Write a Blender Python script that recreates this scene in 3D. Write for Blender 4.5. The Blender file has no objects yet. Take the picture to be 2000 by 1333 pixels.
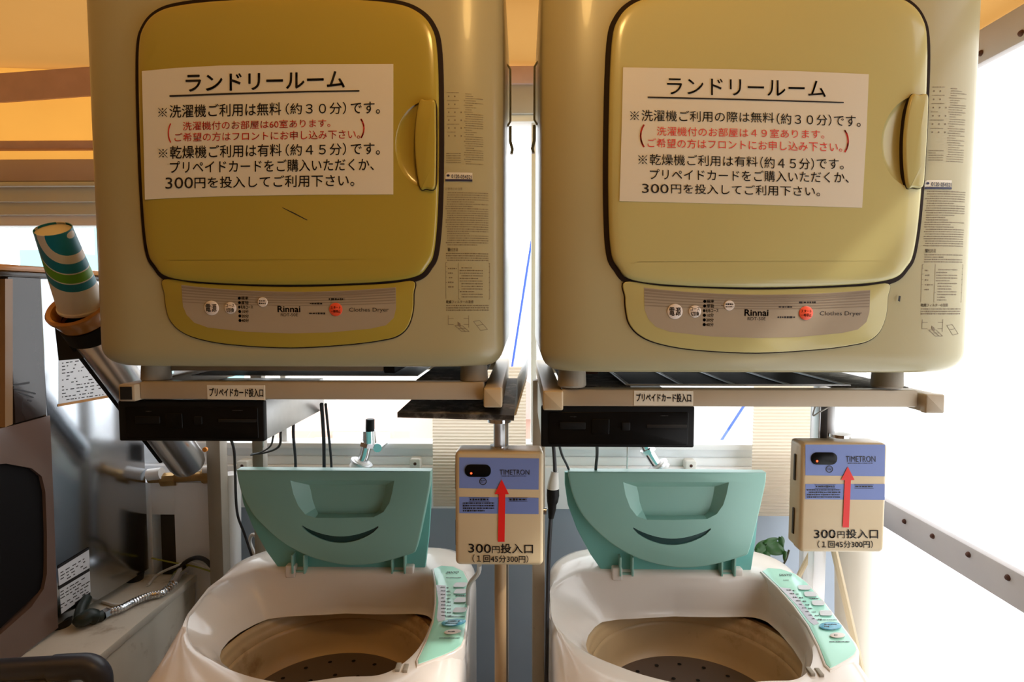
import bpy, bmesh, math, random
from mathutils import Vector, Matrix

random.seed(7)
SC = bpy.context.scene
COL = SC.collection
PI = math.pi

# ------------------------------------------------------------------ camera
F = 1186.0
CAM = Vector((0.0, 0.0, 1.56))
PITCH, YAW, ROLL = math.radians(3.6), math.radians(0.97), 0.0
ROT = (Matrix.Rotation(YAW, 3, 'Z') @ Matrix.Rotation(PI / 2 - PITCH, 3, 'X') @ Matrix.Rotation(ROLL, 3, 'Z'))
cd = bpy.data.cameras.new('camera')
cd.sensor_width = 36.0
cd.lens = F / 2000.0 * 36.0
cd.clip_start = 0.02
cd.clip_end = 300
cam = bpy.data.objects.new('camera', cd)
cam.matrix_world = Matrix.Translation(CAM) @ ROT.to_4x4()
COL.objects.link(cam)
SC.camera = cam

# ------------------------------------------------------------------ view
SC.view_settings.view_transform = 'Standard'
SC.view_settings.look = 'None'
SC.view_settings.gamma = 1.0
SC.view_settings.use_curve_mapping = False
SC.view_settings.exposure = 0.0
SC.cycles.use_denoising = True
SC.cycles.max_bounces = 10
SC.cycles.diffuse_bounces = 5
SC.cycles.glossy_bounces = 4
SC.cycles.transmission_bounces = 6
SC.cycles.transparent_max_bounces = 12
SC.cycles.sample_clamp_indirect = 6.0

# ------------------------------------------------------------------ sky and sun
w = bpy.data.worlds.new('overcast_sky')
SC.world = w
w.use_nodes = True
bg = w.node_tree.nodes['Background']
bg.inputs['Color'].default_value = (0.93, 0.97, 1.0, 1)
bg.inputs['Strength'].default_value = 3.2
sl = bpy.data.lights.new('sun', 'SUN')
sl.energy = 5.0
sl.angle = math.radians(4)
sl.color = (1.0, 0.96, 0.9)
so = bpy.data.objects.new('sun', sl)
so.rotation_euler = Vector((-0.62, 0.30, -0.72)).to_track_quat('-Z', 'Y').to_euler()
so.location = (4, -2, 6)
COL.objects.link(so)


# ------------------------------------------------------------------ pixel -> place
def ray(px, py):
    return ROT @ Vector(((px - 1000.0) / F, (666.5 - py) / F, -1.0))


def at(px, py, Y):
    d = ray(px, py)
    return CAM + d * (Y / d.y)


def atz(px, py, z):
    d = ray(px, py)
    return CAM + d * ((z - CAM.z) / d.z)


def atx(px, py, X):
    d = ray(px, py)
    return CAM + d * (X / d.x)


# ------------------------------------------------------------------ materials
def mat(name, col, rough=0.5, metal=0.0, noise=0.0, nscale=8.0, spec=0.5, coat=0.0, bump=0.0, bscale=200.0, dirt=None, dscale=14.0, dlo=0.62, dhi=0.75):
    m = bpy.data.materials.new(name)
    m.use_nodes = True
    nt = m.node_tree
    b = nt.nodes['Principled BSDF']
    b.inputs['Base Color'].default_value = (*col, 1)
    b.inputs['Roughness'].default_value = rough
    b.inputs['Metallic'].default_value = metal
    b.inputs['Specular IOR Level'].default_value = spec
    if coat:
        b.inputs['Coat Weight'].default_value = coat
        b.inputs['Coat Roughness'].default_value = 0.05
    tc = nt.nodes.new('ShaderNodeTexCoord')
    last = None
    if noise or dirt:
        n = nt.nodes.new('ShaderNodeTexNoise')
        n.inputs['Scale'].default_value = nscale
        n.inputs['Detail'].default_value = 6
        nt.links.new(tc.outputs['Object'], n.inputs['Vector'])
        mx = nt.nodes.new('ShaderNodeMix')
        mx.data_type = 'RGBA'
        mx.inputs[6].default_value = (*[c * (1 - noise) for c in col], 1)
        mx.inputs[7].default_value = (*[min(1, c * (1 + noise)) for c in col], 1)
        nt.links.new(n.outputs['Fac'], mx.inputs[0])
        last = mx.outputs[2]
        if dirt:
            n2 = nt.nodes.new('ShaderNodeTexNoise')
            n2.inputs['Scale'].default_value = dscale
            n2.inputs['Detail'].default_value = 8
            n2.inputs['Roughness'].default_value = 0.65
            nt.links.new(tc.outputs['Object'], n2.inputs['Vector'])
            r = nt.nodes.new('ShaderNodeMapRange')
            r.inputs[1].default_value = dlo
            r.inputs[2].default_value = dhi
            nt.links.new(n2.outputs['Fac'], r.inputs[0])
            m2 = nt.nodes.new('ShaderNodeMix')
            m2.data_type = 'RGBA'
            m2.inputs[7].default_value = (*dirt, 1)
            nt.links.new(last, m2.inputs[6])
            nt.links.new(r.outputs[0], m2.inputs[0])
            last = m2.outputs[2]
        nt.links.new(last, b.inputs['Base Color'])
    if bump:
        n3 = nt.nodes.new('ShaderNodeTexNoise')
        n3.inputs['Scale'].default_value = bscale
        n3.inputs['Detail'].default_value = 3
        nt.links.new(tc.outputs['Object'], n3.inputs['Vector'])
        bp = nt.nodes.new('ShaderNodeBump')
        bp.inputs['Strength'].default_value = bump
        bp.inputs['Distance'].default_value = 0.002
        nt.links.new(n3.outputs['Fac'], bp.inputs['Height'])
        nt.links.new(bp.outputs['Normal'], b.inputs['Normal'])
    return m


def emis(name, col, s):
    m = mat(name, col, 0.4)
    b = m.node_tree.nodes['Principled BSDF']
    b.inputs['Emission Color'].default_value = (*col, 1)
    b.inputs['Emission Strength'].default_value = s
    return m


def cloth(name, trans, diff, noise=0.12, nscale=3.0, fac=0.6):
    """a translucent sheet: lets outdoor light through, scatters indoor light"""
    m = bpy.data.materials.new(name)
    m.use_nodes = True
    nt = m.node_tree
    nt.nodes.clear()
    out = nt.nodes.new('ShaderNodeOutputMaterial')
    tc = nt.nodes.new('ShaderNodeTexCoord')
    n = nt.nodes.new('ShaderNodeTexNoise')
    n.inputs['Scale'].default_value = nscale
    n.inputs['Detail'].default_value = 5
    nt.links.new(tc.outputs['Object'], n.inputs['Vector'])
    mx = nt.nodes.new('ShaderNodeMix')
    mx.data_type = 'RGBA'
    mx.inputs[6].default_value = (*[c * (1 - noise) for c in trans], 1)
    mx.inputs[7].default_value = (*[min(1, c * (1 + noise)) for c in trans], 1)
    nt.links.new(n.outputs['Fac'], mx.inputs[0])
    t = nt.nodes.new('ShaderNodeBsdfTranslucent')
    d = nt.nodes.new('ShaderNodeBsdfDiffuse')
    nt.links.new(mx.outputs[2], t.inputs['Color'])
    d.inputs['Color'].default_value = (*diff, 1)
    s = nt.nodes.new('ShaderNodeMixShader')
    s.inputs[0].default_value = fac
    nt.links.new(d.outputs[0], s.inputs[1])
    nt.links.new(t.outputs[0], s.inputs[2])
    nt.links.new(s.outputs[0], out.inputs['Surface'])
    return m


def glass(name, tint=(1, 1, 1)):
    m = bpy.data.materials.new(name)
    m.use_nodes = True
    nt = m.node_tree
    nt.nodes.clear()
    out = nt.nodes.new('ShaderNodeOutputMaterial')
    t = nt.nodes.new('ShaderNodeBsdfTransparent')
    t.inputs['Color'].default_value = (*tint, 1)
    g = nt.nodes.new('ShaderNodeBsdfGlossy')
    g.inputs['Roughness'].default_value = 0.02
    s = nt.nodes.new('ShaderNodeMixShader')
    s.inputs[0].default_value = 0.05
    nt.links.new(t.outputs[0], s.inputs[1])
    nt.links.new(g.outputs[0], s.inputs[2])
    nt.links.new(s.outputs[0], out.inputs['Surface'])
    return m


M = {}
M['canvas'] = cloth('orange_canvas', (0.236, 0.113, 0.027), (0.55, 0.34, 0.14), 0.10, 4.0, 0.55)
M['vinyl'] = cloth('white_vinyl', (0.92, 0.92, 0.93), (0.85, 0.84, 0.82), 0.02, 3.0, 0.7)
M['canvas_brightened'] = cloth('orange_canvas_brightened', (0.60, 0.27, 0.045), (0.55, 0.34, 0.14), 0.10, 4.0, 0.6)  # same canvas, light put into its colour because no sun reaches it
M['webbing'] = mat('mauve_webbing', (0.62, 0.43, 0.40), 0.8, noise=0.15, nscale=20)
M['beam'] = mat('taupe_beam', (0.56, 0.46, 0.44), 0.6, noise=0.08)
M['header'] = mat('grey_header_board', (0.47, 0.46, 0.45), 0.6, noise=0.08)
M['sash'] = mat('pale_aluminium_sash', (0.88, 0.90, 0.92), 0.4, noise=0.05)
M['sash_green'] = mat('grey_green_sash', (0.66, 0.70, 0.64), 0.5, noise=0.06)
M['wall_grey'] = mat('blue_grey_wall', (0.33, 0.38, 0.45), 0.5, noise=0.08)
M['wall_white'] = mat('white_wall_paint', (0.9, 0.91, 0.93), 0.5, noise=0.04)
M['wall_dark'] = mat('brown_back_wall', (0.36, 0.24, 0.13), 0.7, noise=0.1)
M['floor'] = mat('dark_floor', (0.09, 0.085, 0.08), 0.6, noise=0.3, nscale=12)
M['strip'] = mat('greyish_batten', (0.38, 0.35, 0.345), 0.55, noise=0.1, nscale=10)
M['rust'] = mat('rust', (0.07, 0.022, 0.010), 0.8, noise=0.5, nscale=90)
M['glass'] = glass('window_glass')
M['dryer_body'] = mat('dryer_beige_paint', (0.45, 0.40, 0.225), 0.32, noise=0.05, nscale=5, coat=0.12, dirt=(0.30, 0.22, 0.10), dscale=9, dlo=0.68, dhi=0.9)
M['dryer_door_dark'] = mat('dryer_browned_plastic', (0.41, 0.31, 0.045), 0.22, noise=0.04, nscale=4, coat=0.25)
M['dryer_door'] = mat('dryer_yellowed_plastic', (0.54, 0.48, 0.20), 0.22, noise=0.04, nscale=4, coat=0.25)
M['dryer_gap'] = mat('dark_gap_shade', (0.022, 0.012, 0.008), 0.7, spec=0.15)  # dark colour stands in for the shade in door gap and seams
M['dryer_print'] = mat('taupe_print', (0.40, 0.33, 0.24), 0.4)
M['dryer_stripe'] = mat('taupe_print_stripe', (0.27, 0.21, 0.15), 0.4)
M['paper'] = mat('white_notice_sheet', (0.74, 0.69, 0.57), 0.35, noise=0.02, coat=0.2)
M['ink'] = mat('black_ink', (0.012, 0.010, 0.012), 0.45)
M['ink_soft'] = mat('brown_grey_ink', (0.22, 0.17, 0.10), 0.5)
M['ink_red'] = mat('red_ink', (0.72, 0.045, 0.03), 0.45)
M['btn_white'] = mat('white_button', (0.78, 0.70, 0.64), 0.35)
M['btn_red'] = mat('red_button', (0.85, 0.10, 0.04), 0.35)
M['navy'] = mat('navy_ink', (0.015, 0.015, 0.06), 0.4)
M['foot'] = mat('taupe_rubber_foot', (0.30, 0.26, 0.20), 0.6)
M['rack'] = mat('beige_painted_steel', (0.46, 0.38, 0.27), 0.42, noise=0.1, nscale=15, dirt=(0.12, 0.09, 0.05), dscale=22, dlo=0.66, dhi=0.78)
M['rack_cap'] = mat('cream_plastic_cap', (0.58, 0.47, 0.30), 0.45, noise=0.08)
M['black_hole'] = mat('black_hole', (0.006, 0.005, 0.004), 0.9)
M['dusty'] = mat('dusty_black_board', (0.07, 0.065, 0.06), 0.7, noise=0.5, nscale=25, dirt=(0.42, 0.40, 0.37), dscale=30, dlo=0.5, dhi=0.72)
M['zinc'] = mat('galvanised_sheet', (0.62, 0.63, 0.64), 0.38, 0.75, noise=0.15, nscale=25)
M['black_plastic'] = mat('black_plastic', (0.006, 0.006, 0.006), 0.5, spec=0.2)
M['black_gloss'] = mat('black_gloss', (0.004, 0.004, 0.004), 0.25, spec=0.2)
M['cord'] = mat('black_cord', (0.02, 0.02, 0.025), 0.5)
M['cord_white'] = mat('white_cable', (0.66, 0.66, 0.63), 0.5)
M['cord_green'] = mat('green_yellow_wire', (0.30, 0.30, 0.04), 0.5)
M['plug_white'] = mat('white_plug', (0.78, 0.77, 0.72), 0.4)
M['box_cream'] = mat('cream_enamel', (0.66, 0.54, 0.34), 0.32, noise=0.05, nscale=6, dirt=(0.25, 0.10, 0.03), dscale=40, dlo=0.74, dhi=0.8)
M['box_blue'] = mat('periwinkle_print', (0.19, 0.27, 0.62), 0.4)
M['led'] = emis('red_led', (1.0, 0.08, 0.02), 3.0)
M['arrow'] = mat('red_arrow', (0.85, 0.02, 0.015), 0.4)
M['chrome'] = mat('chrome', (0.75, 0.76, 0.78), 0.12, 1.0)
M['steel'] = mat('brushed_stainless', (0.50, 0.53, 0.57), 0.17, 1.0, noise=0.08, nscale=6)
M['washer'] = mat('washer_white_plastic', (0.80, 0.74, 0.68), 0.18, noise=0.02, coat=0.4)
M['tub'] = mat('stained_tub_plastic', (0.62, 0.44, 0.24), 0.38, noise=0.25, nscale=6, dirt=(0.22, 0.09, 0.02), dscale=8, dlo=0.56, dhi=0.75)
M['pulsator'] = mat('brown_grey_pulsator', (0.16, 0.12, 0.10), 0.5, noise=0.15)
M['teal'] = mat('teal_plastic', (0.28, 0.52, 0.45), 0.36, noise=0.04, coat=0.1)
M['teal_deep'] = mat('deep_teal_plastic', (0.16, 0.46, 0.42), 0.35, noise=0.05)
M['teal_dark'] = mat('dark_teal_slot', (0.004, 0.05, 0.05), 0.3)
M['panel_teal'] = mat('mint_control_panel', (0.36, 0.72, 0.58), 0.16, coat=0.5)
M['panel_grey'] = mat('silver_grey_zone', (0.55, 0.55, 0.60), 0.25)
M['btn_grey'] = mat('silver_button', (0.66, 0.66, 0.66), 0.3)
M['btn_blue'] = mat('blue_oval_button', (0.12, 0.42, 0.58), 0.15, coat=0.5)
M['machine_brown'] = mat('dark_brown_gloss', (0.03, 0.018, 0.014), 0.16, noise=0.1, coat=0.15)
M['machine_taupe'] = mat('brown_taupe_gloss', (0.15, 0.095, 0.075), 0.2, noise=0.08, coat=0.3)
M['machine_tan'] = mat('tan_trim', (0.30, 0.17, 0.075), 0.3)
M['machine_black'] = mat('black_recess', (0.004, 0.003, 0.003), 0.6, spec=0.15)
M['rubber'] = mat('black_rubber', (0.014, 0.013, 0.013), 0.55)
M['tube_steel'] = mat('satin_tube_steel', (0.72, 0.72, 0.74), 0.26, 1.0)
M['opening'] = mat('dark_opening', (0.05, 0.045, 0.035), 0.7)
M['ink_faint'] = mat('faint_grey_ink', (0.03, 0.03, 0.03), 0.5)
M['collar'] = mat('orange_brown_collar', (0.52, 0.22, 0.05), 0.22, coat=0.4)
M['counter'] = mat('cream_counter', (0.62, 0.57, 0.48), 0.5, noise=0.12, nscale=10, dirt=(0.28, 0.20, 0.12), dscale=11, dlo=0.58, dhi=0.78)
M['pvc_dark'] = mat('dark_slate_pvc', (0.045, 0.048, 0.065), 0.35)
M['conn_green'] = mat('black_green_connector', (0.012, 0.022, 0.018), 0.4)
M['label_paper'] = mat('pale_label', (0.72, 0.73, 0.76), 0.5, noise=0.05)
M['tape'] = mat('rusty_tape_line', (0.45, 0.20, 0.04), 0.6, noise=0.4, nscale=50)
M['panel_offwhite'] = mat('off_white_box', (0.80, 0.83, 0.86), 0.5, noise=0.08)
M['brass'] = mat('tarnished_brass', (0.40, 0.25, 0.10), 0.4, 0.8, noise=0.3, nscale=40)
M['orange_cap'] = mat('orange_cap', (0.85, 0.30, 0.03), 0.5)
M['post_taupe'] = mat('taupe_post', (0.30, 0.26, 0.21), 0.5, noise=0.1, nscale=12)
M['post_wood'] = mat('brown_post', (0.36, 0.23, 0.11), 0.5, noise=0.2, nscale=15)
M['pvc_white'] = mat('white_pvc', (0.82, 0.82, 0.82), 0.35)
M['pvc_cream'] = mat('cream_pvc', (0.66, 0.60, 0.50), 0.4, noise=0.06)
M['siding'] = cloth('cream_corrugated_plastic', (0.72, 0.62, 0.50), (0.80, 0.72, 0.60), 0.02, 3.0, 0.6)
M['leaf'] = mat('green_leaf', (0.018, 0.085, 0.012), 0.35, noise=0.35, nscale=30)
M['stem'] = mat('dark_stem', (0.05, 0.05, 0.02), 0.6)
M['bldg_pink'] = mat('pale_pink_render', (0.55, 0.36, 0.29), 0.8, noise=0.05)
M['bldg_cream'] = mat('pale_cream_render', (0.72, 0.66, 0.55), 0.8)
M['bldg_grey'] = mat('pale_grey_render', (0.62, 0.66, 0.68), 0.8)
M['bldg_roof'] = mat('grey_pink_roof', (0.40, 0.30, 0.27), 0.8)
M['bldg_teal'] = mat('pale_teal_panel', (0.25, 0.52, 0.55), 0.6)
M['bldg_glass'] = mat('house_pane', (0.40, 0.47, 0.50), 0.2)
M['blue_pole'] = mat('blue_pole', (0.03, 0.09, 0.50), 0.5)
M['ground'] = mat('pale_asphalt', (0.42, 0.40, 0.38), 0.9, noise=0.1)
M['lamp'] = emis('warm_lamp_globe', (1.0, 0.60, 0.20), 50.0)
M['grille'] = mat('black_filter_mesh', (0.014, 0.013, 0.013), 0.6, noise=0.4, nscale=60)


def cup_material():
    m = bpy.data.materials.new('printed_paper_cup')
    m.use_nodes = True
    nt = m.node_tree
    b = nt.nodes['Principled BSDF']
    b.inputs['Roughness'].default_value = 0.45
    tc = nt.nodes.new('ShaderNodeTexCoord')
    sub = nt.nodes.new('ShaderNodeVectorMath')
    sub.operation = 'SUBTRACT'
    sub.inputs[1].default_value = (0.040, 0.0, 0.158)
    mul = nt.nodes.new('ShaderNodeVectorMath')
    mul.operation = 'MULTIPLY'
    mul.inputs[1].default_value = (1, 0, 1)
    ln = nt.nodes.new('ShaderNodeVectorMath')
    ln.operation = 'LENGTH'
    nt.links.new(tc.outputs['Object'], sub.inputs[0])
    nt.links.new(sub.outputs[0], mul.inputs[0])
    nt.links.new(mul.outputs[0], ln.inputs[0])
    mr = nt.nodes.new('ShaderNodeMapRange')
    mr.inputs[1].default_value = 0.0
    mr.inputs[2].default_value = 0.14
    nt.links.new(ln.outputs['Value'], mr.inputs[0])
    cr = nt.nodes.new('ShaderNodeValToRGB')
    cr.color_ramp.interpolation = 'CONSTANT'
    white, teal, green = (0.80, 0.76, 0.68, 1), (0.0, 0.22, 0.36, 1), (0.13, 0.40, 0.02, 1)
    stops = [(0.0, white), (0.08, teal), (0.13, teal), (0.26, white), (0.37, teal), (0.50, white), (0.515, green), (0.635, white), (0.65, teal), (0.755, white)]
    e = cr.color_ramp.elements
    e[0].position, e[0].color = stops[0]
    e[1].position, e[1].color = stops[1]
    for p, c in stops[2:]:
        k = e.new(p)
        k.color = c
    nt.links.new(mr.outputs[0], cr.inputs[0])
    nt.links.new(cr.outputs[0], b.inputs['Base Color'])
    return m


M['cup'] = cup_material()
M['cup_white'] = mat('paper_cup_base', (0.74, 0.66, 0.52), 0.5)


# ------------------------------------------------------------------ mesh helpers
def rrect(x0, x1, z0, z1, r, n=6):
    pts = []
    for cx, cz, a0 in ((x1 - r, z1 - r, 0), (x0 + r, z1 - r, 90), (x0 + r, z0 + r, 180), (x1 - r, z0 + r, 270)):
        for k in range(n + 1):
            a = math.radians(a0 + 90.0 * k / n)
            pts.append((cx + r * math.cos(a), cz + r * math.sin(a)))
    return pts


def smooth_loop(pts, n=8):
    """closed Catmull-Rom through 2-D points"""
    out = []
    N = len(pts)
    for i in range(N):
        p0, p1, p2, p3 = (Vector(pts[(i + k - 1) % N]) for k in range(4))
        for k in range(n):
            t = k / n
            out.append(tuple(0.5 * ((2 * p1) + (p2 - p0) * t + (2 * p0 - 5 * p1 + 4 * p2 - p3) * t * t + (3 * p1 - p0 - 3 * p2 + p3) * t ** 3)))
    return out


def smooth_path(pts, n=8):
    out = []
    P = [Vector(p) for p in pts]
    P = [P[0] * 2 - P[1]] + P + [P[-1] * 2 - P[-2]]
    for i in range(1, len(P) - 2):
        p0, p1, p2, p3 = P[i - 1:i + 3]
        for k in range(n):
            t = k / n
            out.append(0.5 * ((2 * p1) + (p2 - p0) * t + (2 * p0 - 5 * p1 + 4 * p2 - p3) * t * t + (3 * p1 - p0 - 3 * p2 + p3) * t ** 3))
    out.append(P[-2])
    return out


def inset(pts, d):
    N = len(pts)
    area = sum(pts[i][0] * pts[(i + 1) % N][1] - pts[(i + 1) % N][0] * pts[i][1] for i in range(N))
    s = 1 if area > 0 else -1
    out = []
    for i in range(N):
        a, b, c = Vector(pts[i - 1]), Vector(pts[i]), Vector(pts[(i + 1) % N])
        t1, t2 = (b - a), (c - b)
        if t1.length < 1e-9:
            t1 = t2
        if t2.length < 1e-9:
            t2 = t1
        t1.normalize()
        t2.normalize()
        n1, n2 = Vector((-t1.y, t1.x)), Vector((-t2.y, t2.x))
        nn = n1 + n2
        if nn.length < 1e-6:
            nn = n1
        nn.normalize()
        k = max(0.5, nn.dot(n1))
        p = b + nn * (s * d / k)
        out.append((p.x, p.y))
    return out


FRONT = lambda u, v, q: Vector((u, q, v))          # plates that face the camera: q is Y
_glyphs = {}


def text_geo(s, bold):
    key = (s, bold)
    if key not in _glyphs:
        c = bpy.data.curves.new('t', 'FONT')
        c.body = s
        c.offset = bold
        c.resolution_u = 3
        o = bpy.data.objects.new('t', c)
        COL.objects.link(o)
        dg = bpy.context.evaluated_depsgraph_get()
        me = bpy.data.meshes.new_from_object(o.evaluated_get(dg))
        vs = [v.co.copy() for v in me.vertices]
        fs = [tuple(p.vertices) for p in me.polygons]
        bpy.data.objects.remove(o)
        bpy.data.curves.remove(c)
        bpy.data.meshes.remove(me)
        _glyphs[key] = (vs, fs)
    return _glyphs[key]


class MB:
    def __init__(self):
        self.bm = bmesh.new()

    def face(self, vs):
        try:
            return self.bm.faces.new(vs)
        except ValueError:
            return None

    def poly(self, pts):
        self.face([self.bm.verts.new(p) for p in pts])
        return self

    def box(self, x0, x1, y0, y1, z0, z1, bev=0.0, seg=2, mp=None):
        g = bmesh.ops.create_cube(self.bm, size=1.0)
        vs = g['verts']
        for v in vs:
            v.co = Vector((x0 + (v.co.x + .5) * (x1 - x0), y0 + (v.co.y + .5) * (y1 - y0), z0 + (v.co.z + .5) * (z1 - z0)))
        if bev:
            es = list({e for v in vs for e in v.link_edges})
            g2 = bmesh.ops.bevel(self.bm, geom=es, offset=bev, segments=seg, profile=0.5, affect='EDGES', clamp_overlap=True)
            vs = list({v for v in g2['verts']} | {v for v in vs if v.is_valid})
        if mp:
            for v in vs:
                v.co = mp(v.co)
        return self

    def loft(self, rings, cap0=True, cap1=True):
        R = [[self.bm.verts.new(p) for p in r] for r in rings]
        n = len(R[0])
        for a, b in zip(R, R[1:]):
            for i in range(n):
                j = (i + 1) % n
                self.face((a[i], a[j], b[j], b[i]))
        if cap0:
            self.face(list(reversed(R[0])))
        if cap1:
            self.face(R[-1])
        return self

    def plate(self, pts, q_front, q_back, edge=0.002, seg=3, mp=FRONT):
        """an outline with thickness and a rounded front edge; q runs backward"""
        sg = 1 if q_back > q_front else -1
        rings = [[mp(u, v, q_back) for u, v in pts], [mp(u, v, q_front + sg * edge) for u, v in pts]]
        for k in range(1, seg + 1):
            a = PI / 2 * k / seg
            ip = inset(pts, edge * (1 - math.cos(a)))
            rings.append([mp(u, v, q_front + sg * edge * (1 - math.sin(a))) for u, v in ip])
        return self.loft(rings)

    def tube(self, path, r, seg=10, cap=True):
        P = [Vector(p) for p in path]
        rs = r if isinstance(r, (list, tuple)) else [r] * len(P)
        t = (P[1] - P[0]).normalized()
        nrm = t.orthogonal().normalized()
        rings = []
        for i, p in enumerate(P):
            a = P[max(0, i - 1)]
            b = P[min(len(P) - 1, i + 1)]
            t2 = (b - a)
            t2 = t2.normalized() if t2.length > 1e-9 else t
            nrm = (nrm - t2 * nrm.dot(t2)).normalized()
            bn = t2.cross(nrm)
            rings.append([p + (nrm * math.cos(2 * PI * k / seg) + bn * math.sin(2 * PI * k / seg)) * rs[i] for k in range(seg)])
            t = t2
        return self.loft(rings, cap, cap)

    def lathe(self, prof, org=(0, 0, 0), axis=(0, 0, 1), seg=32, cap0=False, cap1=False):
        ax = Vector(axis).normalized()
        n = ax.orthogonal().normalized()
        b = ax.cross(n)
        o = Vector(org)
        rings = [[o + ax * h + (n * math.cos(2 * PI * k / seg) + b * math.sin(2 * PI * k / seg)) * r for k in range(seg)] for r, h in prof]
        return self.loft(rings, cap0, cap1)

    def text(self, s, L, R, surf, bold=0.0, shift=False):
        """glyphs fitted into the quad L=(x, top, bottom) .. R=(x, top, bottom)"""
        vs, fs = text_geo(s, 0.0)
        if bold > 0.001 and not shift:
            k = bold * .9 * abs(L[1] - L[2])
            for dx, dy in ((-k, 0), (k, 0), (0, -k), (0, k)):
                self.text(s, (L[0] + dx, L[1] + dy, L[2] + dy), (R[0] + dx, R[1] + dy, R[2] + dy), surf, bold, True)
            return self
        x0, x1 = min(v.x for v in vs), max(v.x for v in vs)
        y0, y1 = min(v.y for v in vs), max(v.y for v in vs)
        nv = []
        for v in vs:
            a = (v.x - x0) / (x1 - x0)
            b = (v.y - y0) / (y1 - y0)
            px = L[0] + (R[0] - L[0]) * a
            top = L[1] + (R[1] - L[1]) * a
            bot = L[2] + (R[2] - L[2]) * a
            nv.append(self.bm.verts.new(surf(px, bot + (top - bot) * b)))
        for f in fs:
            self.face([nv[i] for i in f])
        return self

    def pquad(self, x0, y0, x1, y1, surf):
        return self.poly([surf(x0, y0), surf(x1, y0), surf(x1, y1), surf(x0, y1)])

    def bars(self, x0, y0, x1, y1, surf, pitch, h, lead=0.0, fill=0.8):
        """rows of small print too fine to read"""
        y = y0
        while y + h <= y1:
            x = x0 + (lead if random.random() < .6 else 0)
            end = x1 if random.random() < fill else x0 + (x1 - x0) * random.uniform(.35, .8)
            while x < end:
                wd = random.uniform(.5, 1.5) * h
                k = random.uniform(.55, 1)
                self.pquad(x, y + h * (1 - k) * .5, min(x + wd, end), y + h * (1 + k) * .5, surf)
                x += wd + h * random.uniform(.2, .5)
            y += pitch
        return self

    def disc(self, cx, cy, r, surf, n=24, ry=None):
        ry = ry or r
        return self.poly([surf(cx + r * math.cos(2 * PI * k / n), cy + ry * math.sin(2 * PI * k / n)) for k in range(n)])

    def cut(self, other):
        a = self.finish('a')
        b = other.finish('b')
        oa, ob = bpy.data.objects.new('a', a), bpy.data.objects.new('b', b)
        COL.objects.link(oa)
        COL.objects.link(ob)
        md = oa.modifiers.new('cut', 'BOOLEAN')
        md.operation = 'DIFFERENCE'
        md.solver = 'EXACT'
        md.object = ob
        dg = bpy.context.evaluated_depsgraph_get()
        me = bpy.data.meshes.new_from_object(oa.evaluated_get(dg))
        bpy.data.objects.remove(oa)
        bpy.data.objects.remove(ob)
        self.bm = bmesh.new()
        self.bm.from_mesh(me)
        for k in (me, a, b):
            bpy.data.meshes.remove(k)
        return self

    def finish(self, name):
        bmesh.ops.recalc_face_normals(self.bm, faces=self.bm.faces[:])
        me = bpy.data.meshes.new(name)
        self.bm.to_mesh(me)
        self.bm.free()
        return me


WL = {}


def build(name, mb, m, parent=None, sharp=35, label=None, recenter=True):
    me = mb.finish(name)
    for p in me.polygons:
        p.use_smooth = True
    me.set_sharp_from_angle(angle=math.radians(sharp))
    me.materials.append(M[m])
    o = bpy.data.objects.new(name, me)
    COL.objects.link(o)
    if parent is not None:
        off = WL[parent.name]
        me.transform(Matrix.Translation(-off))
        o.parent = parent
        WL[o.name] = off
    else:
        co = [v.co for v in me.vertices]
        off = Vector(((min(c.x for c in co) + max(c.x for c in co)) / 2, (min(c.y for c in co) + max(c.y for c in co)) / 2, min(c.z for c in co)))
        me.transform(Matrix.Translation(-off))
        o.location = off
        WL[o.name] = off
    if label:
        o['label'] = label
    return o


def tag(o, label, cat, group=None):
    o['label'] = label
    o['category'] = cat
    if group:
        o['group'] = group
    return o


def thing(name, label, cat, loc, group=None):
    o = bpy.data.objects.new(name, None)
    o.empty_display_size = 0.05
    COL.objects.link(o)
    o.location = loc
    WL[o.name] = Vector(loc)
    return tag(o, label, cat, group)


def struct(name, mb, m, parent=None, sharp=35):
    o = build(name, mb, m, parent, sharp)
    if parent is None:
        o['kind'] = 'structure'
    return o


# ================================================================== the room
YW = 1.68       # inner face of the window wall
XR = 0.95       # the white side sheet
XL = -2.35
VY0 = -0.5      # the side sheet starts here
CY0 = -0.45     # the canvas roof starts here, an unseen light-blocking ceiling lies before it
struct('floor', MB().box(XL, XR, -1.7, YW + .1, -0.05, 0), 'floor')
struct('wall_left', MB().box(XL - .08, XL, -1.7, YW + .1, 0, 2.62), 'wall_dark')
struct('wall_front', MB().box(XL, XR, -1.78, -1.7, 0, 2.62), 'wall_dark')
struct('wall_back', MB().box(XL, XR, YW, YW + .08, 0, 0.985), 'wall_grey')
struct('trim_1', MB().box(XL, XR, YW - .02, YW + .08, 0.985, 1.105, .004), 'wall_white')

# orange canvas roof, sagging gently between its side edges
mb = MB()
nx, ny = 36, 24
grid = []
for j in range(ny + 1):
    row = []
    for i in range(nx + 1):
        x = XL + (XR - XL) * i / nx
        y = CY0 + (YW + .02 - CY0) * j / ny
        z = 2.205 - 0.09 * max(0, x / XR) ** 2 + 0.008 * math.sin(x * 5 + y * 2) + 0.30 * max(0, .85 - y)
        row.append(mb.bm.verts.new((x, y, z)))
    grid.append(row)
for j in range(ny):
    for i in range(nx):
        mb.face((grid[j][i], grid[j][i + 1], grid[j + 1][i + 1], grid[j + 1][i]))
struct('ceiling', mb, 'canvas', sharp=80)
struct('ceiling_rear_blocker', MB().box(XL, XR, -1.7, CY0 + .05, 2.585, 2.64), 'wall_dark')  # unseen, made solid to cut the roof light on the dryer fronts

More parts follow.
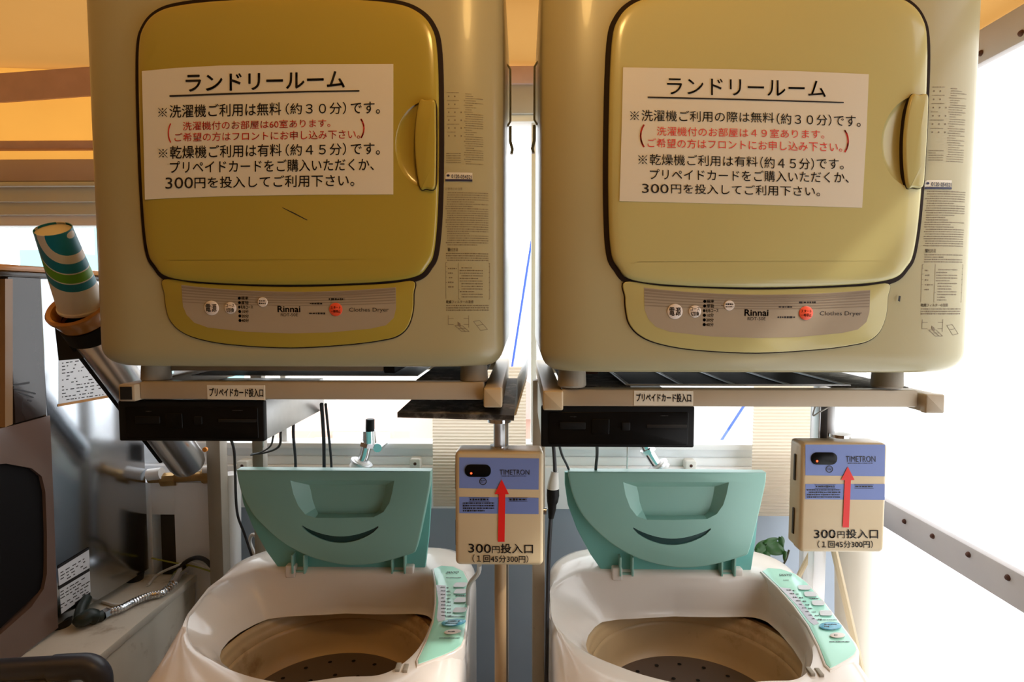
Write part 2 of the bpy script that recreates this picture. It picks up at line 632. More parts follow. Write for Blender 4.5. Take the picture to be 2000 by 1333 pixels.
# window wall above the sill
zg = lambda py, Y=YW: at(1000, py, Y).z
WX = -0.93     # post between the low left window and the tall middle one
# the hanging canvas over the low left window
mb = MB()
grid = []
for j in range(13):
    row = []
    for i in range(25):
        x = XL + (WX - .02 - XL) * i / 24
        z = zg(312) + (2.215 - zg(312)) * j / 12
        row.append(mb.bm.verts.new((x, YW + .02 + .008 * math.sin(x * 9 + z * 5) * math.sin(j / 12 * PI), z)))
    grid.append(row)
for j in range(12):
    for i in range(24):
        mb.face((grid[j][i], grid[j][i + 1], grid[j + 1][i + 1], grid[j + 1][i]))
struct('wall_upper', mb, 'canvas_brightened', sharp=80)
# mauve webbing band, dipping to the left
mb = MB()
n = 30
top, bot = [], []
for i in range(n + 1):
    x = XL + (WX + .15 - XL) * i / n
    px = 1020 + x * F / (YW - .03)
    s = max(0, min(1, (190 - px) / 190.0))
    yt, yb = 124 + 13 * s, 181 + 13 * s
    top.append(Vector((x, YW - .02, zg(yt, YW - .02))))
    bot.append(Vector((x, YW - .02, zg(yb, YW - .02))))
for i in range(n):
    a, b, c, d = bot[i], bot[i + 1], top[i + 1], top[i]
    mb.poly([a, b, c, d])
mb2 = MB()
rings = []
for i in range(n + 1):
    y0, y1 = Vector((0, 0, 0)), Vector((0, .008, 0))
    rings.append([bot[i], top[i], top[i] + y1, bot[i] + y1])
mb2.loft(rings)
mb.bm.free()
struct('trim_2', mb2, 'webbing')
struct('trim_3', MB().box(XL, WX, YW - .02, YW + .01, zg(286, YW - .02), zg(270, YW - .02), .003), 'webbing')
struct('trim_4', MB().box(XL, WX, YW - .03, YW + .06, zg(351, YW - .03), zg(307, YW - .03), .004), 'beam')
mb = MB().box(XL, WX, YW - .035, YW + .05, zg(361, YW - .035), zg(352, YW - .035), .002)
mb.box(XL, WX, YW - .02, YW + .05, zg(392, YW - .02), zg(361, YW - .02), .003)
mb.box(XL, WX, YW - .01, YW + .05, zg(418, YW - .01), zg(390, YW - .01), .003)
struct('trim_5', mb, 'sash_green')
# low left window
zb1, zt1 = 1.105, zg(418)
wn = MB().box(XL, WX, YW, YW + .05, zt1 - .03, zt1, .003).box(XL, WX, YW, YW + .05, zb1, zb1 + .06, .003)
for x in (XL, -1.63, WX - .05):
    wn.box(x, x + .05, YW, YW + .05, zb1, zt1, .003)
wo = struct('window_1', wn, 'sash')
build('pane', MB().box(XL + .04, WX - .04, YW + .022, YW + .027, zb1 + .05, zt1 - .02), 'glass', wo)
# tall middle window
zt2 = zg(224)
wn = MB().box(WX, XR, YW, YW + .05, zg(238), zt2, .003)
wn.box(WX, XR, YW - .005, YW + .05, 1.105, 1.128, .003).box(WX, XR, YW + .005, YW + .05, 1.128, 1.152, .002).box(WX, XR, YW - .012, YW + .05, 1.152, 1.168, .003)
for x in (WX, XR - .05):
    wn.box(x, x + .05, YW, YW + .05, 1.105, zt2, .003)
for px in (413, 546, 1043):
    x = at(px, 600, YW).x
    wn.box(x - .008, x + .008, YW + .01, YW + .045, 1.16, zt2, .002)
wo = struct('window_2', wn, 'sash')
build('pane', MB().box(WX + .04, XR - .04, YW + .022, YW + .027, 1.15, zt2 - .015), 'glass', wo)
struct('trim_6', MB().box(WX, XR, YW - .01, YW + .06, zt2, zg(163, YW - .01), .003), 'header')
struct('trim_7', MB().box(WX + .15, XR, YW - .02, YW + .05, zg(163, YW - .02), zg(128, YW - .02), .003), 'webbing')

# white vinyl side sheet with two battens
mb = MB()
grid = []
for j in range(25):
    row = []
    for i in range(31):
        y = VY0 + (YW + .08 - VY0) * i / 30
        z = 0.0 + 2.13 * j / 24
        row.append(mb.bm.verts.new((XR + .02 + .006 * math.sin(y * 6 + z * 3), y, z)))
    grid.append(row)
for j in range(24):
    for i in range(30):
        mb.face((grid[j][i], grid[j][i + 1], grid[j + 1][i + 1], grid[j + 1][i]))
struct('wall_right', mb, 'vinyl', sharp=80)
struct('right_light_blocker', MB().box(XR - .03, XR + .0, VY0, .40, 1.25, 2.62), 'wall_dark')  # unseen board added to keep the side sheet's light off the dryers
struct('wall_rear_right_blocker', MB().box(XR, XR + .08, -1.7, VY0, 0, 2.62), 'wall_dark')  # unseen, made opaque so the side light fades towards the left
lo = struct('trim_8', MB().box(XR - .022, XR - .002, VY0, 1.57, .985, 1.055, .004), 'strip')
for px, py in ((1767, 1019), (1822, 1048), (1892, 1084), (1969, 1129)):
    p = atx(px, py, XR - .022)
    build('bolt', MB().lathe([(.0062, 0), (.0058, .002), (.0035, .005), (.0, .006)], p, (-1, 0, 0), 12), 'rust', lo)
hi = struct('trim_9', MB().box(XR - .022, XR - .002, .40, 1.62, 2.045, 2.115, .004), 'strip')
for px, py in ((1916, 104), (1995, 65)):
    p = atx(px, py, XR - .022)
    build('bolt', MB().lathe([(.0062, 0), (.0058, .002), (.0035, .005), (.0, .006)], p, (-1, 0, 0), 12), 'rust', hi)

# a globe lamp on the ceiling behind the viewer
lp = thing('ceiling_lamp', 'round warm globe lamp under the orange canvas roof', 'lamp', (0.05, 0.32, 2.27))
build('lamp_globe', MB().lathe([(0.0, -.06), (.03, -.053), (.052, -.03), (.06, 0), (.052, .03), (.03, .053), (.0, .06)], (0.05, 0.32, 2.29), seg=24), 'lamp', lp)
build('lamp_base', MB().lathe([(.0, .085), (.035, .085), (.035, .06), (.03, .05), (0, .05)], (0.05, 0.32, 2.29), seg=24), 'sash', lp)


# ================================================================== clothes dryers
RD = 0.901 / F          # metres per pixel on the reference (right) door plane


def dryer(xc, Yd, zb, lab, foot_us, right):
    root = thing('clothes_dryer', lab, 'clothes dryer', (xc, Yd + .25, zb - .026))
    W, H, R, D = .325, .675, .032, .50
    fy = lambda u: .012 + (0 if abs(u) < .245 else .034 * (1 - math.sqrt(max(0, 1 - ((abs(u) - .245) / .0805) ** 2))))
    # loc(): pixels of the right-hand dryer's face -> this dryer's own width and height
    U = lambda px: (px - 1020) * RD - .354
    V = lambda py: .106 - (py - 591) * RD
    P = lambda u, v, y: Vector((xc + u, Yd + y, zb + v))
    lp = lambda pts: [(U(x), V(y)) for x, y in pts]
    # body: plan profile lofted upwards, rolled in at the top and bottom edges
    us = [-.245 + .49 * k / 10 for k in range(11)]
    arc = [.245 + .08 * math.sin(PI / 2 * k / 10) for k in range(1, 11)]
    prof = [(u, fy(u)) for u in [-a for a in reversed(arc)] + us + arc]
    prof += [(W, D - .03), (W - .01, D - .008), (W - .03, D), (-W + .03, D), (-W + .01, D - .008), (-W, D - .03)]
    rings = []
    rows = [R * (1 - math.cos(PI / 2 * k / 7)) for k in range(8)] + [.2, .4, .6] + [H - R * (1 - math.cos(PI / 2 * k / 7)) for k in range(7, -1, -1)]
    for h in rows:
        e = min(h, H - h)
        d = R - math.sqrt(max(0, R * R - (R - e) ** 2)) if e < R else 0
        sx = (W - d) / W
        rings.append([P(u * sx, h, y + d * .55 if y < .25 else y - d * .55) for u, y in prof])
    build('body', MB().loft(rings), 'dryer_body', root, 40)
    # door
    dpts = smooth_loop(lp([(1485, -1), (1600, 1), (1690, 8), (1740, 22), (1772, 52), (1785, 105), (1787, 250), (1784, 400), (1776, 490), (1763, 522), (1735, 545), (1650, 556), (1485, 561), (1330, 557), (1235, 546), (1207, 522), (1193, 490), (1187, 400), (1186, 250), (1190, 100), (1203, 50), (1235, 21), (1290, 8), (1380, 1)]), 6)
    build('door_gap', MB().plate(inset(dpts, -.0075), Yd + .0095, Yd + .018, .002, 2, lambda u, v, q: Vector((xc + u, q, zb + v))), 'dryer_gap', root)  # shade of the door gap, put in as a dark ring
    mp = lambda u, v, q: Vector((xc + u, q, zb + v))
    door = MB()
    rings = [[mp(u, v, Yd + .020) for u, v in dpts], [mp(u, v, Yd + .007) for u, v in dpts]]
    for i_, y_ in ((.0008, .0048), (.0025, .0030), (.006, .0016), (.014, .0006), (.026, .0)):
        rings.append([mp(u, v, Yd + y_) for u, v in inset(dpts, i_)])
    door.loft(rings)
    # scooped hand hold
    sc = MB()
    cx, cz = U(1768), V(286)
    rr = []
    for a in range(1, 12):
        th = PI * a / 12
        rr.append([P(cx + .0515 * math.sin(th) * math.cos(2 * PI * k / 40), cz + .066 * math.sin(th) * math.sin(2 * PI * k / 40), -.0080 * math.cos(th) + .0008) for k in range(40)])
    sc.loft(rr)
    # keep the cutter inside the door's thickness at the free edge
    door.cut(sc)
    dm = 'dryer_door' if right else 'dryer_door_dark'
    do = build('door', door, dm, root, 30)
    hp = smooth_loop(lp([(1752, 201), (1765, 200.5), (1781, 201), (1783, 230), (1783, 286), (1782, 340), (1779, 371), (1762, 372), (1751, 371), (1744, 335), (1741, 286), (1744, 236)]), 5)
    build('handle', MB().plate(hp, Yd - .006, Yd + .012, .003, 3, mp), dm, do)
    build('handle_seam', MB().plate(inset(hp, -.0009), Yd + .0004 - .0012, Yd + .006, .0003, 1, mp), 'dryer_gap', do)
    # control panel below the door
    cp = smooth_loop(lp([(1222, 550), (1290, 557.5), (1385, 562.5), (1485, 565), (1590, 562.5), (1680, 558.5), (1732, 554), (1732, 580), (1730, 615), (1720, 645), (1700, 664), (1668, 673), (1600, 682), (1480, 689), (1360, 683), (1290, 671), (1252, 655), (1231, 632), (1224, 605), (1222, 580)]), 5)
    build('panel_seam', MB().plate(inset(cp, -.0016), Yd + .0110, Yd + .016, .0004, 1, mp), 'dryer_gap', root)
    co = build('control_panel', MB().plate(cp, Yd + .0085, Yd + .018, .0012, 3, mp), dm, root)
    s1 = lambda x, y: P(U(x), V(y), .0083)
    s2 = lambda x, y: P(U(x), V(y), .0080)
    s3 = lambda x, y: P(U(x), V(y), .0068)
    pr = [(1258, 561)] + [(1258 + 439 * t / 12, 561 + 12 * math.sin(PI * t / 12) ** .8 + 4 * t / 12) for t in range(1, 12)] + [(1697, 566), (1697, 608), (1692, 628), (1676, 643), (1645, 650), (1560, 658), (1480, 660), (1390, 657), (1310, 648), (1282, 638), (1267, 622), (1260, 605)]
    build('print_field', MB().poly([s1(x, y) for x, y in pr]), 'dryer_print', co)
    st = MB()
    for k, (wd) in enumerate((4.2, 3.4, 2.6, 2.2, 1.8, 1.4)):
        for t in range(16):
            xa, xb = 1259 + 437 * t / 16, 1259 + 437 * (t + 1) / 16
            ya = 563.5 + k * 6.3 + (11 - k) * math.sin(PI * t / 16) ** .9 + 4 * t / 16 * (1 - k * .1)
            yb = 563.5 + k * 6.3 + (11 - k) * math.sin(PI * (t + 1) / 16) ** .9 + 4 * (t + 1) / 16 * (1 - k * .1)
            st.poly([s2(xa, ya), s2(xb, yb), s2(xb, yb + wd), s2(xa, ya + wd)])
    build('print_stripe', st, 'dryer_stripe', co)
    for nm, x, y, r, mm in (('button', 1319, 608, 15, 'btn_white'), ('button', 1358, 608, 12, 'btn_white'), ('button', 1424.5, 596, 10, 'btn_white'), ('button', 1574, 611, 13.5, 'btn_red')):
        c = P(U(x), V(y), .0083)
        build(nm, MB().lathe([(r * RD, 0), (r * RD, .0008), (r * RD * .92, .0013), (0, .0013)], c, (0, -1, 0), 24), mm, co)
    tx = MB()
    tx.text('電', (1308, 600, 616), (1318, 600, 616), s3, .015).text('源', (1320, 600, 616), (1330, 600, 616), s3, .015)
    tx.text('コース', (1349, 600, 606), (1367, 600, 606), s3, .015).text('切換', (1350, 608, 617), (1366, 608, 617), s3, .02)
    for k, t in enumerate(('●標準', '●厚物', '●毛布コース', '●10分', '●20分', '●40分')):
        y = 588 + 9.1 * k
        tx.text(t, (1374, y - 3.6, y + 3.6), (1404 if k == 2 else 1395, y - 3.6, y + 3.6), s2, .02)
    tx.bars(1417, 592, 1432, 602, s3, 5, 3.2).bars(1521, 597, 1547, 602, s2, 6, 4).bars(1519, 617, 1553, 622, s2, 6, 4).bars(1560, 588, 1592, 593, s2, 6, 4.5)
    tx.bars(1409, 595, 1413, 598, s2, 6, 2)
    tx.text('Rinnai', (1455, 604, 616.5), (1501, 604, 616.5), s2, .035)
    tx.text('RDT-50E', (1461, 619, 625), (1496, 619, 625), s2)
    tx.text('Clothes Dryer', (1601, 607.5, 618), (1682, 607.5, 618), s2)
    tx.text('スタート', (1564, 604, 610), (1584, 604, 610), s3, .01).text('一時停止', (1564, 612, 618), (1584, 612, 618), s3, .01)
    build('lettering', tx, 'ink', co)
    # small print down the right-hand column of the body, lying on the curved face
    cur = lambda x, y: P(.236 + (x - 870) * .00072, .101 - (y - 591) * .000782, fy(.236 + (x - 870) * .00072) - .0004)
    sm = MB()
    for r in range(6):
        sm.bars(876, 184 + r * 15, 902, 184 + r * 15 + 3, cur, 6, 1.5)
        for c_ in range(2 if r < 2 else 3):
            sm.disc(880 + c_ * 13, 192 + r * 15, 1.6, cur, 8)
    sm.bars(912, 186, 952, 322, cur, 4.3, 1.5, 3, .7)
    sm.bars(874, 300, 905, 322, cur, 4.3, 1.5)
    sm.text('ご使用上の注意', (872, 366, 371), (908, 366, 371), cur)
    sm.bars(872, 375, 962, 480, cur, 4.4, 2.0, 3, .85)
    sm.text('据付方法', (876, 483, 490), (898, 483, 490), cur, .02)
    sm.bars(872, 493, 962, 510, cur, 4.4, 2.2, 3, .85)
    for y in (512, 519, 530, 540, 550):
        sm.pquad(871, y, 965, y + .7, cur)
    for y in (565, 583):
        sm.pquad(898, y, 965, y + .6, cur)
    for x in (871, 898, 964.3):
        sm.pquad(x, 512, x + .7, 583, cur)
    sm.bars(901, 521, 950, 582, cur, 5.2, 2.2, 4, .5).bars(876, 522, 895, 565, cur, 9, 3, 2, .5)
    sm.text('乾燥フィルターの清掃', (872, 586, 592), (930, 586, 592), cur, .02)
    sm.bars(872, 595, 963, 610, cur, 4.6, 2.6, 0, .9)
    for a, b in (((876, 616), (876, 634)), ((876, 634), (920, 634)), ((876, 622), (920, 622)), ((920, 616), (920, 640)), ((930, 628), (945, 646)), ((945, 646), (960, 644)), ((960, 644), (943, 626)), ((930, 628), (943, 626)), ((937, 636), (951, 634)), ((890, 636), (905, 648)), ((905, 648), (921, 648)), ((921, 648), (906, 636)), ((890, 636), (906, 636)), ((897, 642), (913, 642)), ((898, 636), (913, 648))):
        dx, dy = b[0] - a[0], b[1] - a[1]
        l_ = math.hypot(dx, dy)
        nx_, ny_ = -dy / l_ * .45, dx / l_ * .45
        sm.poly([cur(a[0] + nx_, a[1] + ny_), cur(b[0] + nx_, b[1] + ny_), cur(b[0] - nx_, b[1] - ny_), cur(a[0] - nx_, a[1] - ny_)])
    sm.poly([cur(896, 628), cur(902, 632), cur(903, 638), cur(897, 636)])
    build('small_print', sm, 'ink_soft', root)
    # telephone sticker
    dy = 0 if not right else 18
    xo = 0 if not right else -3
    sm2 = MB()
    for k in range(12):
        xa, xb = 872 + 57 * k / 12, 872 + 57 * (k + 1) / 12
        sm2.poly([cur(xa + xo, 337 + dy + (3 if k == 0 else 0)), cur(xb + xo, 337 + dy), cur(xb + xo, 354 + dy), cur(xa + xo, 354 + dy)])
    stk = build('phone_sticker', sm2, 'paper', root)
    cu2 = lambda x, y: cur(x, y) + Vector((0, -.0006, 0))
    t = MB().text('0120-054321', (885 + xo, 341 + dy, 348 + dy), (928 + xo, 342 + dy, 349 + dy), cu2, .02)
    for k in range(8):
        xa, xb = 872 + 57 * k / 8, 872 + 57 * (k + 1) / 8
        t.poly([cu2(xa + xo, 350 + dy), cu2(xb + xo, 350 + dy), cu2(xb + xo, 354 + dy), cu2(xa + xo, 354 + dy)])
    t.disc(878 + xo, 343 + dy, 3.4, cu2, 12, 2.2)
    build('sticker_print', t, 'navy', stk)
    # feet, side hooks and the tray slot under the cabinet
    for u in foot_us:
        for y in (.062, .43):
            build('foot', MB().lathe([(0, -.027), (.021, -.027), (.023, -.024), (.022, -.004), (.02, .006), (0, .006)], P(u, 0, y), seg=24), 'foot', root)
    for s in (-1, 1):
        x = s * (W + .006)
        hk = MB().tube([P(s * W, .57, .30), P(x, .56, .30), P(x, .46, .30), P(s * W, .45, .30)], .0022, 8)
        hk.tube([P(x, .45, .30), P(x, .42, .30), P(x + s * .004, .405, .298), P(x + s * .002, .395, .296)], .003, 8)
        build('side_hook', hk, 'chrome', root)
    if not right:
        build('filter_slot', MB().box(xc - .25, xc + .125, Yd + .07, Yd + .3, zb - .012, zb + .004, .002), 'dryer_print', root)
        for x in (-.262, .126):
            build('slot_end', MB().box(xc + x, xc + x + .018, Yd + .07, Yd + .3, zb - .016, zb + .004, .002), 'black_plastic', root)
    else:
        build('slot_end', MB().box(xc - .25, xc - .228, Yd + .10, Yd + .14, zb - .012, zb + .004, .002), 'rust', root)
        build('scuff_mark', MB().poly([s1(1752, 577), s1(1756, 578), s1(1755, 589), s1(1751, 587)]), 'ink', root)
    return root, do


dryL, doorL = dryer(-.355, .927, 1.459, 'left beige clothes dryer whose yellowed door is scratched below its notice', (-.25, .276), False)
dryR, doorR = dryer(.354, .901, 1.454, 'right beige clothes dryer standing over the black filter grille beside the white side sheet', (-.275, .222), True)

# a scratch on the left door
sf = lambda x, y: at(x, y, .9268)
build('scratch', MB().poly([sf(551, 405), sf(575, 416), sf(601, 430), sf(599, 430.5), sf(574, 418), sf(552, 406.5)]), 'ink', dryL)


# notices stuck on the doors
def notice(parent, Y, sheet, rule, lines, label):
    s0, s1, s2 = (lambda k: (lambda x, y: at(x, y, k)))(Y), (lambda x, y: at(x, y, Y - .0007)), None
    mb = MB()
    fr = [s0(x, y) for x, y in sheet]
    mb.loft([[p + Vector((0, .0006, 0)) for p in fr], fr])
    nt = build('notice', mb, 'paper', parent, label=label)
    bl, rd = MB(), MB()
    for s, L, R, red, bold in lines:
        if s[0] == '※':
            sz = L[2] - L[1]
            cx, cy, h = L[0] + 10.5, (L[1] + L[2]) / 2 + 1, 8.5
            for q in (1, -1):
                bl.poly([s1(cx - h - .8, cy - q * h), s1(cx - h + .8, cy - q * h), s1(cx + h + .8, cy + q * h), s1(cx + h - .8, cy + q * h)])
            for dx, dy in ((0, -6.5), (0, 6.5), (-6.5, 0), (6.5, 0)):
                bl.disc(cx + dx, cy + dy, 1.7, s1, 10)
            f = 24.0 / (R[0] - L[0])
            L = (L[0] + 24, L[1] + (R[1] - L[1]) * f, L[2] + (R[2] - L[2]) * f)
            s = s[1:]
        (rd if red else bl).text(s, L, R, s1, bold)
    bl.poly([s1(x, y) for x, y in rule])
    build('lettering', bl, 'ink', nt)
    build('lettering', rd, 'ink_red', nt, label='red lettering')


notice(dryL, .9262,
       [(277, 139), (340, 133), (430, 128), (600, 125.5), (768, 125), (768, 380), (620, 380.5), (450, 383), (340, 387), (283, 390)],
       [(331, 186), (450, 181.5), (600, 177.5), (702, 176), (702, 179), (600, 180.5), (450, 184.8), (331, 189.5)],
       [('ランドリールーム', (363, 146, 179), (673, 139, 171), 0, .022),
        ('※洗濯機ご利用は無料', (307, 206, 231), (549, 200, 225), 0, .008),
        ('（約３０分）', (558, 202, 224), (676, 199, 223), 0, .006),
        ('です。', (685, 200, 222), (742, 198, 222), 0, .008),
        ('洗濯機付のお部屋は60室あります。', (357, 238, 255), (645, 232, 248), 1, .006),
        ('ご希望の方はフロントにお申し込み下さい。', (341, 260, 277), (703, 253, 271), 1, .006),
        ('（', (328, 241, 279), (334, 241, 279), 1, .01),
        ('）', (704, 232, 270), (712, 232, 270), 1, .01),
        ('※乾燥機ご利用は有料', (308, 286, 311), (550, 281, 305), 0, .008),
        ('（約４５分）', (558, 282, 305), (676, 279, 303), 0, .006),
        ('です。', (685, 280, 302), (742, 279, 302), 0, .008),
        ('プリペイドカードをご購入いただくか、', (332, 315, 339), (730, 309, 333), 0, .008),
        ('300', (323, 347, 369), (377, 346, 368), 0, 0),
        ('円を投入してご利用下さい。', (380, 346, 368), (692, 340, 364), 0, .008)],
       'cream notice tilted up to the right')
notice(dryR, .9002,
       [(1217, 131.5), (1420, 135), (1560, 139), (1697, 145), (1692, 270), (1684, 406), (1450, 399), (1210, 393), (1214, 260)],
       [(1265, 188.5), (1450, 193), (1648, 199), (1648, 201.5), (1450, 195.8), (1265, 191.5)],
       [('ランドリールーム', (1303, 152, 184), (1613, 158, 190), 0, .004),
        ('※洗濯機ご利用の際は無料', (1229, 214, 236), (1512, 220, 240), 0, 0.002),
        ('（約３０分）', (1517, 221, 243), (1624, 224, 246), 0, 0.002),
        ('です。', (1629, 225, 246), (1681, 226, 248), 0, 0.002),
        ('洗濯機付のお部屋は４９室あります。', (1283, 247, 265), (1610, 254, 271), 1, 0),
        ('ご希望の方はフロントにお申し込み下さい。', (1265, 270, 288), (1645, 278, 297), 1, 0),
        ('（', (1250, 243, 288), (1259, 243, 288), 1, .008),
        ('）', (1649, 254, 298), (1658, 254, 298), 1, .008),
        ('※乾燥機ご利用は有料', (1245, 300, 322), (1480, 306, 326), 0, 0.002),
        ('（約４５分）', (1485, 306, 329), (1590, 309, 332), 0, 0.002),
        ('です。', (1595, 309, 330), (1648, 311, 331), 0, 0.002),
        ('プリペイドカードをご購入いただくか、', (1269, 330, 351), (1658, 336, 358), 0, 0.002),
        ('300', (1254, 359, 377), (1306, 360, 378), 0, 0),
        ('円を投入してご利用下さい。', (1311, 359, 378), (1602, 364, 384), 0, 0.002)],
       'cream notice tilted down to the right')


# ================================================================== steel racks under the dryers
def tube_sq(x0, x1, y0, y1, z0, z1):
    return MB().box(x0, x1, y0, y1, z0, z1, .003, 2)


rkL = thing('steel_rack', 'left beige square tube rack carrying the dryer with scratched door', 'rack', (-.33, 1.2, 0))
build('front_rail', tube_sq(-.617, -.0615, .962, .990, 1.4045, 1.433), 'rack', rkL)
build('rear_rail', tube_sq(-.617, -.0615, 1.40, 1.43, 1.4045, 1.433), 'rack', rkL)
build('side_tube', tube_sq(-.644, -.617, .950, 1.45, 1.4025, 1.4305), 'rack', rkL)
build('tube_end', MB().box(-.640, -.6215, .9485, .955, 1.406, 1.4265), 'black_hole', rkL, label='open black tube end')
build('side_tube', tube_sq(-.0605, -.0315, .956, 1.45, 1.396, 1.4265), 'rack', rkL)
build('end_cap', MB().plate(rrect(-.0607, -.0313, 1.3955, 1.4265, .003), .944, .957, .003), 'rack_cap', rkL)
for x, y in ((-.6305, 1.43), (-.046, 1.435)):
    build('leg', tube_sq(x - .0135, x + .0135, y - .0135, y + .0135, 0, 1.4), 'post_taupe', rkL)
build('shelf_board', MB().box(-.175, -.066, .992, 1.42, 1.4305, 1.4335, .001), 'dusty', rkL, label='dusty dark shelf board')
tr = MB()
a, b = at(776, 806, .975), at(1004, 812, .955)
c, d = Vector((b.x + .002, 1.33, a.z + .012)), Vector((a.x + .01, 1.33, a.z + .012))
tr.loft([[a, b, c, d], [p - Vector((0, 0, .006)) for p in (a, b, c, d)]])
tr.loft([[a, b, b + Vector((0, .004, 0)), a + Vector((0, .004, 0))], [p - Vector((0, 0, .0085)) for p in (a, b, b + Vector((0, .004, 0)), a + Vector((0, .004, 0)))]])
build('under_tray', tr, 'dusty', rkL, label='dusty tray below the rail')
f0, f1, f2, f3 = b, at(1026, 739, 1.03), Vector((.012, 1.33, 1.452)), c
build('tray_flange', MB().loft([[f0, f1, f2, f3], [p + Vector((.003, 0, 0)) for p in (f0, f1, f2, f3)]]), 'zinc', rkL, label='bare metal flange')
lb = build('slot_label', MB().plate([(at(404, 752, .9612).x, at(404, 752.5, .9612).z), (at(517, 752, .9612).x, at(517, 753, .9612).z), (at(517, 752, .9612).x, at(517, 782, .9612).z), (at(404, 752, .9612).x, at(404, 780.5, .9612).z)], .9612, .9622, .0002, 1), 'paper', rkL)
build('lettering', MB().text('プリペイドカード投入口', (409, 758, 775), (514, 760, 776), lambda x, y: at(x, y, .9606), .025), 'ink', lb)

rkR = thing('steel_rack', 'right beige square tube rack below the dryer by the white side sheet', 'rack', (.34, 1.2, 0))
build('front_rail', tube_sq(.062, .6155, .947, .975, 1.3975, 1.4245), 'rack', rkR)
build('rear_rail', tube_sq(.062, .6155, 1.40, 1.43, 1.3975, 1.4245), 'rack', rkR)
build('side_tube', tube_sq(.0325, .0635, .945, 1.45, 1.394, 1.4235), 'rack', rkR)
build('end_cap', MB().plate(rrect(.0323, .0637, 1.393, 1.4235, .003), .935, .947, .003), 'rack_cap', rkR)
build('side_tube', tube_sq(.620, .648, .945, 1.45, 1.391, 1.419), 'rack', rkR)
build('end_cap', MB().plate(rrect(.6195, .6490, 1.390, 1.4195, .003), .935, .947, .003), 'rack', rkR)
for x, y in ((.036, 1.30), (.634, 1.285)):
    build('leg', tube_sq(x - .0135, x + .0135, y - .0135, y + .0135, 0, 1.395), 'rack' if x < .1 else 'pvc_white', rkR)
build('shelf_board', MB().box(.066, .175, .976, 1.42, 1.4225, 1.4255, .001), 'dusty', rkR, label='dusty dark shelf board')
build('shelf_board', MB().box(.50, .619, .976, 1.42, 1.4225, 1.4255, .001), 'dusty', rkR, label='dusty dark shelf board')
lb = build('slot_label', MB().plate([(at(1238, 764, .9462).x, at(1238, 763.5, .9462).z), (at(1354, 764, .9462).x, at(1354, 764, .9462).z), (at(1354, 764, .9462).x, at(1354, 793, .9462).z), (at(1238, 764, .9462).x, at(1238, 792.5, .9462).z)], .9462, .9472, .0002, 1), 'paper', rkR)
build('lettering', MB().text('プリペイドカード投入口', (1243, 769, 785), (1350, 770, 786), lambda x, y: at(x, y, .9456), .025), 'ink', lb)

# loose things lying on the racks
fg = thing('filter_grille', 'black dryer filter grille with silver ribs lying on the right rack', 'filter', (.35, 1.15, 1.426))
build('mesh_panel', MB().box(.172, .525, .985, 1.37, 1.4262, 1.4272), 'grille', fg)
for x in (.170, .258, .342, .430, .520):
    build('rib', MB().box(x - .003, x + .003, .982, 1.372, 1.4262, 1.4295, .001), 'zinc', fg)
for y in (.977, 1.37):
    build('frame_bar', MB().box(.168, .528, y, y + .006, 1.4262, 1.429, .001), 'zinc', fg)
tag(build('metal_sheet', MB().box(-.575, -.18, 1.04, 1.39, 1.4335, 1.4350, .0005), 'zinc'), 'thin bare metal sheet lying on the left rack under the dryer', 'sheet metal')


# ================================================================== prepaid card readers
def reader(px, Y, xs, lab):
    (x0, y0, x1, y1), ztop = px, None
    a, b = at(x0, y0, Y), at(x1, y1, Y)
    root = thing('card_reader', lab, 'card reader', ((a.x + b.x) / 2, Y + .1, b.z))
    build('metal_case', MB().box(a.x + .002, b.x - .001, Y + .006, Y + .30, b.z + .001, a.z, .001), 'zinc', root, label='galvanised case')
    fp = build('front_panel', MB().plate(rrect(a.x, b.x, b.z, a.z, .003), Y, Y + .010, .002), 'black_plastic', root)
    sx = lambda t: a.x + (b.x - a.x) * t
    sz = lambda t: a.z + (b.z - a.z) * t
    build('front_inset', MB().plate(rrect(sx(.05), sx(.96), sz(.93), sz(.14), .003), Y - .0012, Y + .002, .001), 'black_gloss', fp)
    build('card_slot', MB().box(sx(.69), sx(.95), Y - .003, Y + .004, sz(.52), sz(.44), .001), 'black_hole', fp)
    build('display_window', MB().plate(rrect(sx(.33), sx(.445), sz(.68), sz(.30), .002), Y - .003, Y + .003, .001), 'black_gloss', fp)
    build('display_window', MB().plate(rrect(sx(.12), sx(.29), sz(.56), sz(.38), .002), Y - .003, Y + .003, .001), 'black_plastic', fp)
    build('reader_button', MB().plate(rrect(sx(.525), sx(.58), sz(.58), sz(.38), .002), Y - .0035, Y + .003, .001), 'black_plastic', fp)
    mk = MB().bars(x0 + (x1 - x0) * .78, y0 + 18, x0 + (x1 - x0) * .85, y0 + 24, lambda x, y: at(x, y, Y - .0018), 5, 2)
    mk.bars(x0 + (x1 - x0) * .19, y0 + 20, x0 + (x1 - x0) * .23, y0 + 26, lambda x, y: at(x, y, Y - .0018), 5, 2)
    build('lettering', mk, 'ink_faint', fp)
    return root


reader((230, 783, 517, 863), .968, None, 'black card reader under the left rack rail, its galvanised case side showing')
reader((1057, 793.5, 1355.5, 875), .955, None, 'black card reader hung below the right rack beside the beige end cap')


